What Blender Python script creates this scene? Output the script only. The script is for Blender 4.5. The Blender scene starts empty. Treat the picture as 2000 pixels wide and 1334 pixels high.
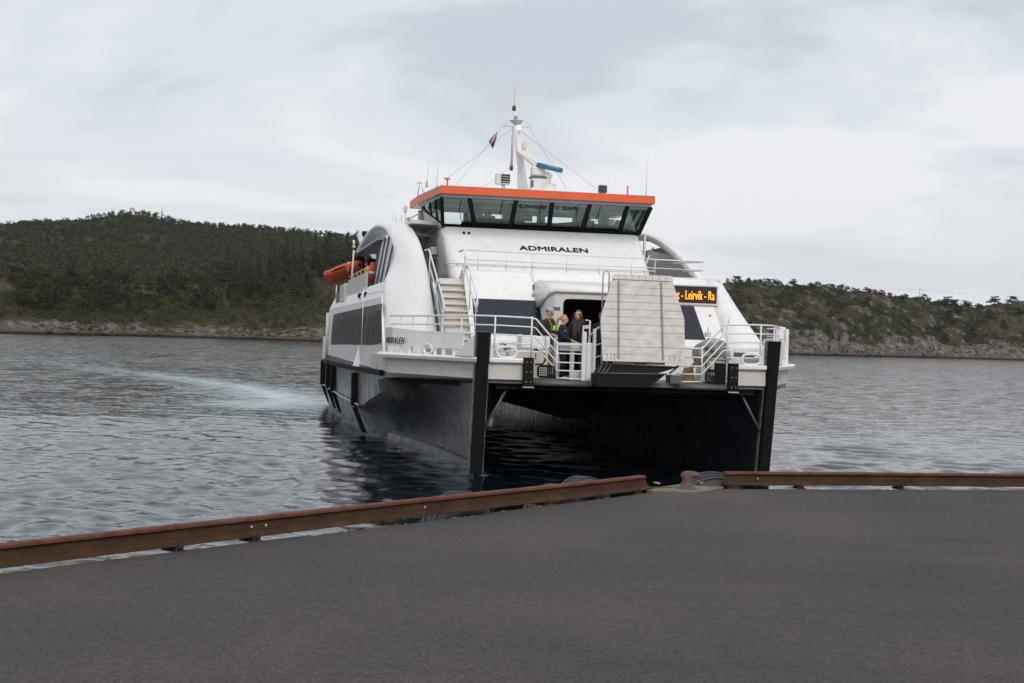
import bpy, bmesh, math, random
import numpy as np
from mathutils import Vector, Matrix
random.seed(7); RNG = np.random.default_rng(11)
R = math.radians
sc = bpy.context.scene
col = sc.collection

# ------------------------------------------------------------------ camera
ROLL = R(1.8)
cam_d = bpy.data.cameras.new('camera'); cam = bpy.data.objects.new('camera', cam_d); col.objects.link(cam)
cam_d.lens = 50.0; cam_d.sensor_width = 36.0; cam_d.shift_y = -0.003; cam_d.clip_start = 0.05; cam_d.clip_end = 30000
_r = Vector((math.cos(ROLL), 0, math.sin(ROLL))); _u = Vector((-math.sin(ROLL), 0, math.cos(ROLL)))
_b = _r.cross(_u)
cam.matrix_world = Matrix(((_r.x, _u.x, _b.x, 0), (_r.y, _u.y, _b.y, 0), (_r.z, _u.z, _b.z, 3.4), (0, 0, 0, 1)))
sc.camera = cam

# ------------------------------------------------------------------ world, sun, exposure
SUN_EL, SUN_AZ = R(38), R(160)          # azimuth measured from +Y (north) clockwise
world = bpy.data.worlds.new('World'); sc.world = world; world.use_nodes = True
wt = world.node_tree; wt.nodes.clear()
def wn(t, **k):
    n = wt.nodes.new(t)
    for a, b in k.items(): setattr(n, a, b)
    return n
w_out = wn('ShaderNodeOutputWorld'); w_bg = wn('ShaderNodeBackground')
sky = wn('ShaderNodeTexSky', sky_type='NISHITA', sun_disc=False, sun_elevation=SUN_EL, sun_rotation=SUN_AZ, air_density=1.0, dust_density=2.0)
skm = wn('ShaderNodeMix', data_type='RGBA', blend_type='MULTIPLY'); skm.inputs[0].default_value = 1
skm.inputs[7].default_value = (1.0, 1.0, 1.0, 1)
tc = wn('ShaderNodeTexCoord'); sep = wn('ShaderNodeSeparateXYZ')
wt.links.new(tc.outputs['Generated'], sep.inputs[0])
def wm(op, a, b=None):
    n = wn('ShaderNodeMath', operation=op)
    for i, v in enumerate((a, b)):
        if v is None: continue
        if isinstance(v, (int, float)): n.inputs[i].default_value = v
        else: wt.links.new(v, n.inputs[i])
    return n.outputs[0]
zc = wm('ADD', wm('MAXIMUM', sep.outputs[2], 0.0), 0.26)
comb = wn('ShaderNodeCombineXYZ')
wt.links.new(wm('DIVIDE', sep.outputs[0], zc), comb.inputs[0]); wt.links.new(wm('DIVIDE', sep.outputs[1], zc), comb.inputs[1])
mp = wn('ShaderNodeMapping'); mp.inputs['Rotation'].default_value = (0, 0, R(-14)); mp.inputs['Scale'].default_value = (0.8, 1.15, 1)
mp.inputs['Location'].default_value = (2.3, 1.7, 0)
wt.links.new(comb.outputs[0], mp.inputs[0])
nz = wn('ShaderNodeTexNoise', noise_dimensions='2D'); nz.inputs['Scale'].default_value = 1.35; nz.inputs['Detail'].default_value = 9; nz.inputs['Roughness'].default_value = 0.52; nz.inputs['Distortion'].default_value = 0.3
wt.links.new(mp.outputs[0], nz.inputs['Vector'])
cr = wn('ShaderNodeValToRGB'); cr.color_ramp.interpolation = 'EASE'
cr.color_ramp.elements[0].position = 0.38; cr.color_ramp.elements[0].color = (6.35, 6.7, 7.4, 1)
cr.color_ramp.elements[1].position = 0.58; cr.color_ramp.elements[1].color = (8.85, 8.95, 9.2, 1)
e = cr.color_ramp.elements.new(0.49); e.color = (7.6, 8.0, 8.5, 1)
wt.links.new(nz.outputs['Fac'], cr.inputs[0])
# brighter, whiter band low over the horizon
hz = wn('ShaderNodeMapRange'); hz.inputs[1].default_value = 0.0; hz.inputs[2].default_value = 0.16; hz.inputs[3].default_value = 0.75; hz.inputs[4].default_value = 0.0
wt.links.new(sep.outputs[2], hz.inputs[0])
hm = wn('ShaderNodeMix', data_type='RGBA'); hm.inputs[7].default_value = (8.6, 8.7, 8.95, 1)
wt.links.new(hz.outputs[0], hm.inputs[0]); wt.links.new(cr.outputs[0], hm.inputs[6])
mx = wn('ShaderNodeMix', data_type='RGBA'); mx.inputs[0].default_value = 0.93
wt.links.new(sky.outputs[0], mx.inputs[6]); wt.links.new(hm.outputs[2], mx.inputs[7])
wt.links.new(mx.outputs[2], w_bg.inputs[0]); w_bg.inputs[1].default_value = 0.1
wt.links.new(w_bg.outputs[0], w_out.inputs[0])
sun_d = bpy.data.lights.new('sun', 'SUN'); sun = bpy.data.objects.new('sun', sun_d); col.objects.link(sun)
sun_d.energy = 1.5; sun_d.angle = R(25); sun_d.color = (1.0, 0.95, 0.89)
sd = Vector((math.sin(SUN_AZ) * math.cos(SUN_EL), math.cos(SUN_AZ) * math.cos(SUN_EL), math.sin(SUN_EL)))
sun.rotation_euler = sd.to_track_quat('Z', 'Y').to_euler(); sun.location = sd * 200
sc.view_settings.view_transform = 'Standard'; sc.view_settings.look = 'None'; sc.view_settings.exposure = 0.0; sc.view_settings.gamma = 1.0
sc.view_settings.use_curve_mapping = False

# ------------------------------------------------------------------ surveying helpers (ship frame: x = to starboard side seen right, y = aft, z = up)
PSI = R(10.7); SHIP = Vector((2.971, 34.918, 0.0)); FPX = 2777.8
SA = Vector((-math.sin(PSI), math.cos(PSI), 0)); SR = Vector((math.cos(PSI), math.sin(PSI), 0))
def ray(px, py):
    dx, dy = px - 1000, py - 661; c, s = math.cos(ROLL), math.sin(ROLL)
    return Vector(((dx * c + dy * s) / FPX, 1, -(-dx * s + dy * c) / FPX))
def ship_ray(px, py):
    d = ray(px, py); o = Vector((0, 0, 3.4)) - SHIP
    return Vector((o.dot(SR), o.dot(SA), o.z)), Vector((d.dot(SR), d.dot(SA), d.z))
def U(px, py, x=None, y=None, z=None):
    o, v = ship_ray(px, py)
    l = (x - o.x) / v.x if x is not None else (y - o.y) / v.y if y is not None else (z - o.z) / v.z
    return o + v * l
def UP(px, py, s0, z0, k):           # on the raked plane  s = s0 - k (z0 - z)
    o, v = ship_ray(px, py)
    l = ((s0 - k * z0) - (o.y - k * o.z)) / (v.y - k * v.z)
    return o + v * l
def W(px, py, z):
    d = ray(px, py); l = (z - 3.4) / d.z
    return Vector((d.x * l, d.y * l, z))

# ------------------------------------------------------------------ materials
def mat(name, color, rough=0.5, metal=0.0, var=0.0, vscale=3.0, bump=0.0, bscale=30.0, stain=None, sscale=1.5, sdetail=6, sthr=(0.5, 0.7), spec=0.5, emit=None, coords='Object', stretch=None, rvar=0.0, seams=None):
    m = bpy.data.materials.new(name); m.use_nodes = True; nt = m.node_tree; b = nt.nodes['Principled BSDF']
    b.inputs['Roughness'].default_value = rough; b.inputs['Metallic'].default_value = metal
    b.inputs['Specular IOR Level'].default_value = spec
    c4 = (*color, 1); b.inputs['Base Color'].default_value = c4
    tcn = nt.nodes.new('ShaderNodeTexCoord'); vec = tcn.outputs[coords]
    if stretch:
        mpn = nt.nodes.new('ShaderNodeMapping'); mpn.inputs['Scale'].default_value = stretch
        nt.links.new(vec, mpn.inputs[0]); vec = mpn.outputs[0]
    last = None
    if var > 0:
        n = nt.nodes.new('ShaderNodeTexNoise'); n.inputs['Scale'].default_value = vscale; n.inputs['Detail'].default_value = 5
        nt.links.new(vec, n.inputs['Vector'])
        mr = nt.nodes.new('ShaderNodeMapRange'); mr.inputs[1].default_value = 0.3; mr.inputs[2].default_value = 0.7
        mr.inputs[3].default_value = 1 - var; mr.inputs[4].default_value = 1 + var
        nt.links.new(n.outputs['Fac'], mr.inputs[0])
        mxn = nt.nodes.new('ShaderNodeMix'); mxn.data_type = 'RGBA'; mxn.blend_type = 'MULTIPLY'; mxn.inputs[0].default_value = 1
        mxn.inputs[6].default_value = c4; nt.links.new(mr.outputs[0], mxn.inputs[7]); last = mxn.outputs[2]
    if stain:
        n = nt.nodes.new('ShaderNodeTexNoise'); n.inputs['Scale'].default_value = sscale; n.inputs['Detail'].default_value = sdetail; n.inputs['Roughness'].default_value = 0.65
        nt.links.new(vec, n.inputs['Vector'])
        mr = nt.nodes.new('ShaderNodeMapRange'); mr.inputs[1].default_value = sthr[0]; mr.inputs[2].default_value = sthr[1]
        nt.links.new(n.outputs['Fac'], mr.inputs[0])
        mxn = nt.nodes.new('ShaderNodeMix'); mxn.data_type = 'RGBA'; nt.links.new(mr.outputs[0], mxn.inputs[0])
        if last: nt.links.new(last, mxn.inputs[6])
        else: mxn.inputs[6].default_value = c4
        mxn.inputs[7].default_value = (*stain, 1); last = mxn.outputs[2]
    if last: nt.links.new(last, b.inputs['Base Color'])
    if rvar > 0:
        n = nt.nodes.new('ShaderNodeTexNoise'); n.inputs['Scale'].default_value = 2.5; n.inputs['Detail'].default_value = 6
        nt.links.new(vec, n.inputs['Vector'])
        mr = nt.nodes.new('ShaderNodeMapRange'); mr.inputs[1].default_value = 0.3; mr.inputs[2].default_value = 0.7; mr.inputs[3].default_value = rough - rvar; mr.inputs[4].default_value = rough + rvar
        nt.links.new(n.outputs['Fac'], mr.inputs[0]); nt.links.new(mr.outputs[0], b.inputs['Roughness'])
    if bump > 0:
        n = nt.nodes.new('ShaderNodeTexNoise'); n.inputs['Scale'].default_value = bscale; n.inputs['Detail'].default_value = 6
        nt.links.new(vec, n.inputs['Vector'])
        bn = nt.nodes.new('ShaderNodeBump'); bn.inputs['Strength'].default_value = 1.0; bn.inputs['Distance'].default_value = bump
        nt.links.new(n.outputs['Fac'], bn.inputs['Height']); nt.links.new(bn.outputs[0], b.inputs['Normal'])
    if seams:
        sp_ = nt.nodes.new('ShaderNodeSeparateXYZ'); nt.links.new(tcn.outputs[coords], sp_.inputs[0]); cm = nt.nodes.new('ShaderNodeCombineXYZ'); ma = nt.nodes.new('ShaderNodeMath'); ma.operation = 'MULTIPLY_ADD'; ma.inputs[1].default_value = 0.83
        nt.links.new(sp_.outputs[0], ma.inputs[0]); nt.links.new(sp_.outputs[1], ma.inputs[2]); nt.links.new(ma.outputs[0], cm.inputs[0]); nt.links.new(sp_.outputs[2], cm.inputs[1])
        bt_ = nt.nodes.new('ShaderNodeTexBrick'); bt_.inputs['Color1'].default_value = (1, 1, 1, 1); bt_.inputs['Color2'].default_value = (1, 1, 1, 1); bt_.inputs['Mortar'].default_value = (0, 0, 0, 1); bt_.inputs['Scale'].default_value = 1.0
        bt_.inputs['Mortar Size'].default_value = 0.012; bt_.inputs['Mortar Smooth'].default_value = 0.6; bt_.inputs['Brick Width'].default_value = seams[0]; bt_.inputs['Row Height'].default_value = seams[1]; nt.links.new(cm.outputs[0], bt_.inputs['Vector'])
        b2_ = nt.nodes.new('ShaderNodeBump'); b2_.inputs['Distance'].default_value = 0.006; b2_.inputs['Strength'].default_value = 0.8; nt.links.new(bt_.outputs['Color'], b2_.inputs['Height'])
        if b.inputs['Normal'].links: nt.links.new(b.inputs['Normal'].links[0].from_socket, b2_.inputs['Normal'])
        nt.links.new(b2_.outputs[0], b.inputs['Normal'])
    if emit:
        b.inputs['Emission Color'].default_value = (*emit[0], 1); b.inputs['Emission Strength'].default_value = emit[1]
    return m
M = {}
M['white'] = mat('white_paint', (0.80, 0.795, 0.785), 0.32, var=0.03, vscale=1.2, stain=(0.67, 0.65, 0.61), sscale=1.3, sthr=(0.52, 0.85), stretch=(3.5, 3.5, 0.35), bump=0.007, bscale=0.8, seams=(2.4, 1.15))
M['cream'] = mat('cream_paint', (0.66, 0.62, 0.56), 0.45, var=0.05, vscale=4, stain=(0.42, 0.36, 0.30), sscale=3, sthr=(0.58, 0.8))
M['strip'] = mat('scuffed_paint', (0.60, 0.57, 0.54), 0.45, var=0.06, vscale=2, stain=(0.27, 0.26, 0.26), sscale=1.1, sthr=(0.56, 0.68), stretch=(1, 1, 1.6))
M['grey'] = mat('grey_paint', (0.42, 0.44, 0.46), 0.4, var=0.05)
M['dkgrey'] = mat('dark_grey_paint', (0.10, 0.105, 0.11), 0.45, var=0.1)
M['deck'] = mat('deck_paint', (0.12, 0.13, 0.14), 0.75, var=0.15, vscale=6)
M['cream2'] = mat('warm_white_paint', (0.72, 0.69, 0.66), 0.4, var=.03)
M['rail'] = mat('rail_paint', (0.74, 0.74, 0.75), 0.35)
M['navy'] = mat('navy_paint', (0.028, 0.032, 0.043), 0.28, var=0.22, vscale=0.8, stain=(0.055, 0.06, 0.07), sscale=1.3, sthr=(0.48, 0.75), stretch=(1, 1, 0.35), bump=0.006, bscale=1.6, rvar=0.08, seams=(1.5, 0.9))
M['black'] = mat('black_paint', (0.008, 0.0085, 0.01), 0.7, spec=0.2)
M['channel'] = mat('scraped_steel_channel', (0.16, 0.16, 0.165), 0.5, var=0.5, vscale=6)
M['stringer'] = mat('dark_stringer', (0.30, 0.27, 0.25), 0.6, var=0.2)  # darker brown-grey tone for the left stringer, the right one is white
M['rubber'] = mat('black_rubber', (0.008, 0.0075, 0.008), 0.75, spec=0.2, var=0.3, vscale=5, bump=0.004, bscale=14)
M['orange'] = mat('orange_paint', (0.78, 0.125, 0.05), 0.4, var=0.04)
M['ribor'] = mat('orange_tube', (0.56, 0.075, 0.022), 0.5, var=0.06)
M['yellow'] = mat('yellow_cover', (0.72, 0.36, 0.02), 0.6)
M['alu'] = mat('worn_aluminium', (0.60, 0.56, 0.53), 0.5, metal=0.15, var=0.09, vscale=3.5, stain=(0.44, 0.41, 0.40), sscale=5, sthr=(0.48, 0.72), stretch=(1, 1, 1.4), bump=0.003, bscale=40)
M['brown'] = mat('rust_brown_steel', (0.22, 0.12, 0.07), 0.7, var=0.2)
M['glassdark'] = mat('tinted_window', (0.012, 0.016, 0.026), 0.06, var=0.1, spec=0.6)
M['sideglass'] = mat('tinted_side_window', (0.022, 0.022, 0.024), 0.28, spec=0.35)
M['dkwall'] = mat('wheelhouse_wall_paint', (0.55, 0.56, 0.57), 0.5)
M['alulight'] = mat('drilled_strip', (0.62, 0.60, 0.57), 0.5, metal=0.1, var=0.08)
M['battn'] = mat('worn_batten', (0.30, 0.26, 0.235), 0.7, var=0.15)
M['ochre'] = mat('ochre_bag', (0.27, 0.19, 0.08), 0.8, var=0.2)
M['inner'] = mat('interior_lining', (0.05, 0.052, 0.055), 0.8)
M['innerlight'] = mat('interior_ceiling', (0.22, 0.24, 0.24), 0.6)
M['cover'] = mat('grey_tarpaulin', (0.36, 0.33, 0.33), 0.8, var=0.1, vscale=4, bump=0.02, bscale=4)
M['letter'] = mat('black_lettering', (0.012, 0.012, 0.014), 0.4)
M['led'] = mat('led_orange', (0.9, 0.3, 0.02), 0.5, emit=((1.0, 0.36, 0.03), 1.25))
M['ledboard'] = mat('led_board', (0.018, 0.014, 0.012), 0.5)
M['lamp'] = mat('warm_lamp', (0.9, 0.7, 0.4), 0.4, emit=((1.0, 0.72, 0.35), 2.2))
M['lampdim'] = mat('dim_ceiling_lamp', (0.9, 0.8, 0.5), 0.4, emit=((1.0, 0.75, 0.4), 0.5))
M['greenlamp'] = mat('green_lamp', (0.05, 0.8, 0.2), 0.3, emit=((0.05, 1.0, 0.25), 1.6))
M['redlamp'] = mat('red_lamp_glass', (0.16, 0.01, 0.01), 0.3)
M['bluebar'] = mat('blue_label', (0.03, 0.14, 0.30), 0.4)
M['whitel'] = mat('white_lettering', (0.75, 0.75, 0.75), 0.5)
M['flagblue'] = mat('flag_blue', (0.02, 0.025, 0.08), 0.8); M['flagred'] = mat('flag_red', (0.5, 0.03, 0.03), 0.8); M['flagwhite'] = mat('flag_white', (0.6, 0.6, 0.62), 0.8)
M['skin'] = mat('skin', (0.58, 0.32, 0.22), 0.55); M['blond'] = mat('blond_hair', (0.42, 0.27, 0.11), 0.6, bump=0.01, bscale=60); M['brownhair'] = mat('brown_hair', (0.13, 0.06, 0.035), 0.6, bump=0.01, bscale=60)
M['navycloth'] = mat('dark_navy_cloth', (0.010, 0.011, 0.017), 0.9, var=0.2); M['olive'] = mat('dark_olive_cloth', (0.028, 0.03, 0.028), 0.9, var=0.3)
M['hivis'] = mat('hi_vis_yellow', (0.42, 0.80, 0.02), 0.7); M['khaki'] = mat('khaki_cloth', (0.26, 0.20, 0.15), 0.9, var=0.1); M['cap'] = mat('grey_cap', (0.40, 0.37, 0.33), 0.9)
M['scarf'] = mat('brown_scarf', (0.055, 0.036, 0.033), 0.95, var=0.3, vscale=12, bump=0.01, bscale=25); M['shoe'] = mat('light_shoe', (0.5, 0.45, 0.4), 0.8); M['eye'] = mat('eye_dark', (0.02, 0.015, 0.01), 0.3); M['lip'] = mat('lips', (0.42, 0.13, 0.10), 0.5)

def glass_mat():
    m = bpy.data.materials.new('clear_glass'); m.use_nodes = True; nt = m.node_tree; nt.nodes.clear()
    o = nt.nodes.new('ShaderNodeOutputMaterial'); mixn = nt.nodes.new('ShaderNodeMixShader'); t = nt.nodes.new('ShaderNodeBsdfTransparent'); g = nt.nodes.new('ShaderNodeBsdfGlossy')
    t.inputs[0].default_value = (0.86, 0.93, 0.92, 1); g.inputs['Roughness'].default_value = 0.02; g.inputs[0].default_value = (0.9, 0.95, 0.95, 1)
    f = nt.nodes.new('ShaderNodeFresnel'); f.inputs[0].default_value = 1.52
    mt = nt.nodes.new('ShaderNodeMath'); mt.operation = 'MULTIPLY_ADD'; mt.inputs[1].default_value = 0.9; mt.inputs[2].default_value = 0.0
    nt.links.new(f.outputs[0], mt.inputs[0]); nt.links.new(mt.outputs[0], mixn.inputs[0]); nt.links.new(t.outputs[0], mixn.inputs[1]); nt.links.new(g.outputs[0], mixn.inputs[2]); nt.links.new(mixn.outputs[0], o.inputs[0])
    return m
M['glass'] = glass_mat()

# ------------------------------------------------------------------ mesh helpers
class MB:
    def __init__(s): s.v = []; s.f = []; s.smooth = []
    def add(s, vs, fs, smooth=False):
        b = len(s.v); s.v += [tuple(v) for v in vs]; s.f += [tuple(i + b for i in f) for f in fs]; s.smooth += [smooth] * len(fs); return s
    def box(s, c, d, rz=0, m=None):
        hx, hy, hz = d[0] / 2, d[1] / 2, d[2] / 2
        vs = [Vector((x * hx, y * hy, z * hz)) for z in (-1, 1) for x, y in ((-1, -1), (1, -1), (1, 1), (-1, 1))]
        if m is not None: vs = [m @ v for v in vs]
        if rz: q = Matrix.Rotation(rz, 3, 'Z'); vs = [q @ v for v in vs]
        vs = [v + Vector(c) for v in vs]
        return s.add(vs, [(3, 2, 1, 0), (4, 5, 6, 7), (0, 1, 5, 4), (1, 2, 6, 5), (2, 3, 7, 6), (3, 0, 4, 7)])
    def bb(s, x0, x1, y0, y1, z0, z1): return s.box(((x0 + x1) / 2, (y0 + y1) / 2, (z0 + z1) / 2), (abs(x1 - x0), abs(y1 - y0), abs(z1 - z0)))
    def tube(s, pts, r, n=8, cap=True):
        pts = [Vector(p) for p in pts]; rs = r if isinstance(r, (list, tuple)) else [r] * len(pts)
        vs = []; fs = []; prev = None
        for i, p in enumerate(pts):
            t = (pts[min(i + 1, len(pts) - 1)] - pts[max(i - 1, 0)]).normalized()
            a = (Vector((0, 0, 1)) if abs(t.z) < 0.9 else Vector((1, 0, 0))) if prev is None else prev
            a = (a - t * a.dot(t)).normalized(); prev = a; b = t.cross(a)
            for k in range(n):
                an = 2 * math.pi * k / n; vs.append(p + (a * math.cos(an) + b * math.sin(an)) * rs[i])
        for i in range(len(pts) - 1):
            for k in range(n): fs.append((i * n + k, i * n + (k + 1) % n, (i + 1) * n + (k + 1) % n, (i + 1) * n + k))
        if cap: fs.append(tuple(range(n - 1, -1, -1))); fs.append(tuple((len(pts) - 1) * n + k for k in range(n)))
        return s.add(vs, fs, True)
    def prism(s, poly, d):          # closed polygon (3d points) extruded by vector d
        n = len(poly); d = Vector(d); vs = [Vector(p) for p in poly] + [Vector(p) + d for p in poly]
        fs = [tuple(range(n - 1, -1, -1)), tuple(range(n, 2 * n))] + [(i, (i + 1) % n, n + (i + 1) % n, n + i) for i in range(n)]
        return s.add(vs, fs)
    def grid(s, rows, smooth=True, thick=None):
        nr, nc = len(rows), len(rows[0]); vs = [p for r_ in rows for p in r_]
        fs = [(i * nc + j, i * nc + j + 1, (i + 1) * nc + j + 1, (i + 1) * nc + j) for i in range(nr - 1) for j in range(nc - 1)]
        return s.add(vs, fs, smooth)
    def sphere(s, c, r, nu=14, nv=9, sc_=(1, 1, 1)):
        vs = []; fs = []
        for i in range(nv + 1):
            th = math.pi * i / nv
            for j in range(nu):
                ph = 2 * math.pi * j / nu
                vs.append((c[0] + r * sc_[0] * math.sin(th) * math.cos(ph), c[1] + r * sc_[1] * math.sin(th) * math.sin(ph), c[2] + r * sc_[2] * math.cos(th)))
        for i in range(nv):
            for j in range(nu): fs.append((i * nu + j, (i + 1) * nu + j, (i + 1) * nu + (j + 1) % nu, i * nu + (j + 1) % nu))
        return s.add(vs, fs, True)
    def lathe(s, prof, c, n=16):
        vs = []; fs = []
        for r_, z in prof:
            for k in range(n): a = 2 * math.pi * k / n; vs.append((c[0] + r_ * math.cos(a), c[1] + r_ * math.sin(a), c[2] + z))
        for i in range(len(prof) - 1):
            for k in range(n): fs.append((i * n + k, i * n + (k + 1) % n, (i + 1) * n + (k + 1) % n, (i + 1) * n + k))
        return s.add(vs, fs, True)
    def build(s, name, m, parent=None, bevel=0.0, solid=0.0, sub=0, label=None, autos=True):
        me = bpy.data.meshes.new(name); me.from_pydata(s.v, [], s.f); me.update()
        if any(s.smooth): me.polygons.foreach_set('use_smooth', s.smooth)
        ms = m if isinstance(m, (list, tuple)) else [m]
        for q in ms: me.materials.append(q)
        bm = bmesh.new(); bm.from_mesh(me); bmesh.ops.remove_doubles(bm, verts=bm.verts, dist=1e-5); bmesh.ops.recalc_face_normals(bm, faces=bm.faces); bm.to_mesh(me); bm.free()
        o = bpy.data.objects.new(name, me); col.objects.link(o)
        if parent is not None: o.parent = parent
        if solid: md = o.modifiers.new('solid', 'SOLIDIFY'); md.thickness = solid; md.offset = -1
        if sub: md = o.modifiers.new('sub', 'SUBSURF'); md.levels = sub; md.render_levels = sub
        if bevel: md = o.modifiers.new('bevel', 'BEVEL'); md.width = bevel; md.segments = 2; md.limit_method = 'ANGLE'; md.angle_limit = R(35); md.harden_normals = False
        if label: o['label'] = label
        return o
def empty(name, loc=(0, 0, 0), rz=0, parent=None):
    o = bpy.data.objects.new(name, None); col.objects.link(o); o.location = loc; o.rotation_euler = (0, 0, rz); o.empty_display_size = 0.2
    if parent is not None: o.parent = parent
    return o
def tag(o, label=None, cat=None, group=None, kind=None):
    for k, v in (('label', label), ('category', cat), ('group', group), ('kind', kind)):
        if v: o[k] = v
    return o
def text_mesh(name, s, size, m, parent=None, mw=None, extrude=0.006, bold=0.0, sx=1.0, shear=0, spacing=1.0, width=None):
    cu = bpy.data.curves.new(name, 'FONT'); cu.body = s; cu.size = size; cu.extrude = extrude; cu.offset = bold; cu.shear = shear; cu.space_character = spacing; cu.resolution_u = 3
    t = bpy.data.objects.new(name + '_curve', cu); col.objects.link(t)
    dg = bpy.context.evaluated_depsgraph_get(); me = bpy.data.meshes.new_from_object(t.evaluated_get(dg))
    bpy.data.objects.remove(t); bpy.data.curves.remove(cu)
    me.materials.clear(); me.materials.append(m)
    x = [v.co.x for v in me.vertices]; k = sx if width is None else width / (max(x) - min(x))
    x0 = min(x)
    for v in me.vertices: v.co.x = (v.co.x - x0) * k
    if mw is not None: me.transform(mw)
    o = bpy.data.objects.new(name, me); col.objects.link(o)
    if parent is not None: o.parent = parent
    return o
def frame(o, xa, ya):                 # matrix placing a flat text: origin, x axis, y axis
    xa = Vector(xa).normalized(); za = xa.cross(Vector(ya)).normalized(); ya = za.cross(xa)
    return Matrix(((xa.x, ya.x, za.x, o[0]), (xa.y, ya.y, za.y, o[1]), (xa.z, ya.z, za.z, o[2]), (0, 0, 0, 1)))
def lerp(a, b, t): return a + (b - a) * t

# vectorised value noise
_perm = RNG.random((256, 256))
def vnoise(x, y):
    xi = np.floor(x).astype(int); yi = np.floor(y).astype(int); fx = x - xi; fy = y - yi
    fx = fx * fx * (3 - 2 * fx); fy = fy * fy * (3 - 2 * fy)
    a = _perm[xi % 256, yi % 256]; b = _perm[(xi + 1) % 256, yi % 256]; c = _perm[xi % 256, (yi + 1) % 256]; d = _perm[(xi + 1) % 256, (yi + 1) % 256]
    return (a * (1 - fx) + b * fx) * (1 - fy) + (c * (1 - fx) + d * fx) * fy
def fbm(x, y, o=5, g=0.5):
    s = 0; a = 1; n = 0
    for i in range(o): s = s + a * vnoise(x * 2 ** i + 17.3 * i, y * 2 ** i + 5.1 * i); n += a; a *= g
    return s / n
def ridged(x, y, o=5):
    s = 0; a = 1; n = 0
    for i in range(o): s = s + a * (1 - abs(2 * vnoise(x * 2 ** i + 9.7 * i, y * 2 ** i + 3.3 * i) - 1)); n += a; a *= 0.5
    return s / n
def np_mesh(name, V, F, mats, smooth=True, matidx=None, attr=None):
    me = bpy.data.meshes.new(name); k = F.shape[1]
    me.vertices.add(len(V)); me.vertices.foreach_set('co', V.astype(np.float32).ravel())
    me.loops.add(F.size); me.loops.foreach_set('vertex_index', F.astype(np.int32).ravel())
    me.polygons.add(len(F)); me.polygons.foreach_set('loop_start', (np.arange(len(F)) * k).astype(np.int32)); me.polygons.foreach_set('loop_total', np.full(len(F), k, np.int32))
    me.polygons.foreach_set('use_smooth', np.full(len(F), smooth))
    for q in mats: me.materials.append(q)
    if matidx is not None: me.polygons.foreach_set('material_index', matidx.astype(np.int32))
    me.update(calc_edges=True)
    if attr is not None:
        a = me.attributes.new('tint', 'FLOAT', 'POINT'); a.data.foreach_set('value', attr.astype(np.float32))
    o = bpy.data.objects.new(name, me); col.objects.link(o); return o
def grid_faces(nr, nc):
    i = np.arange(nr - 1)[:, None] * nc; j = np.arange(nc - 1)[None, :]; a = i + j
    return np.stack([a, a + 1, a + nc + 1, a + nc], -1).reshape(-1, 4)

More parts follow.
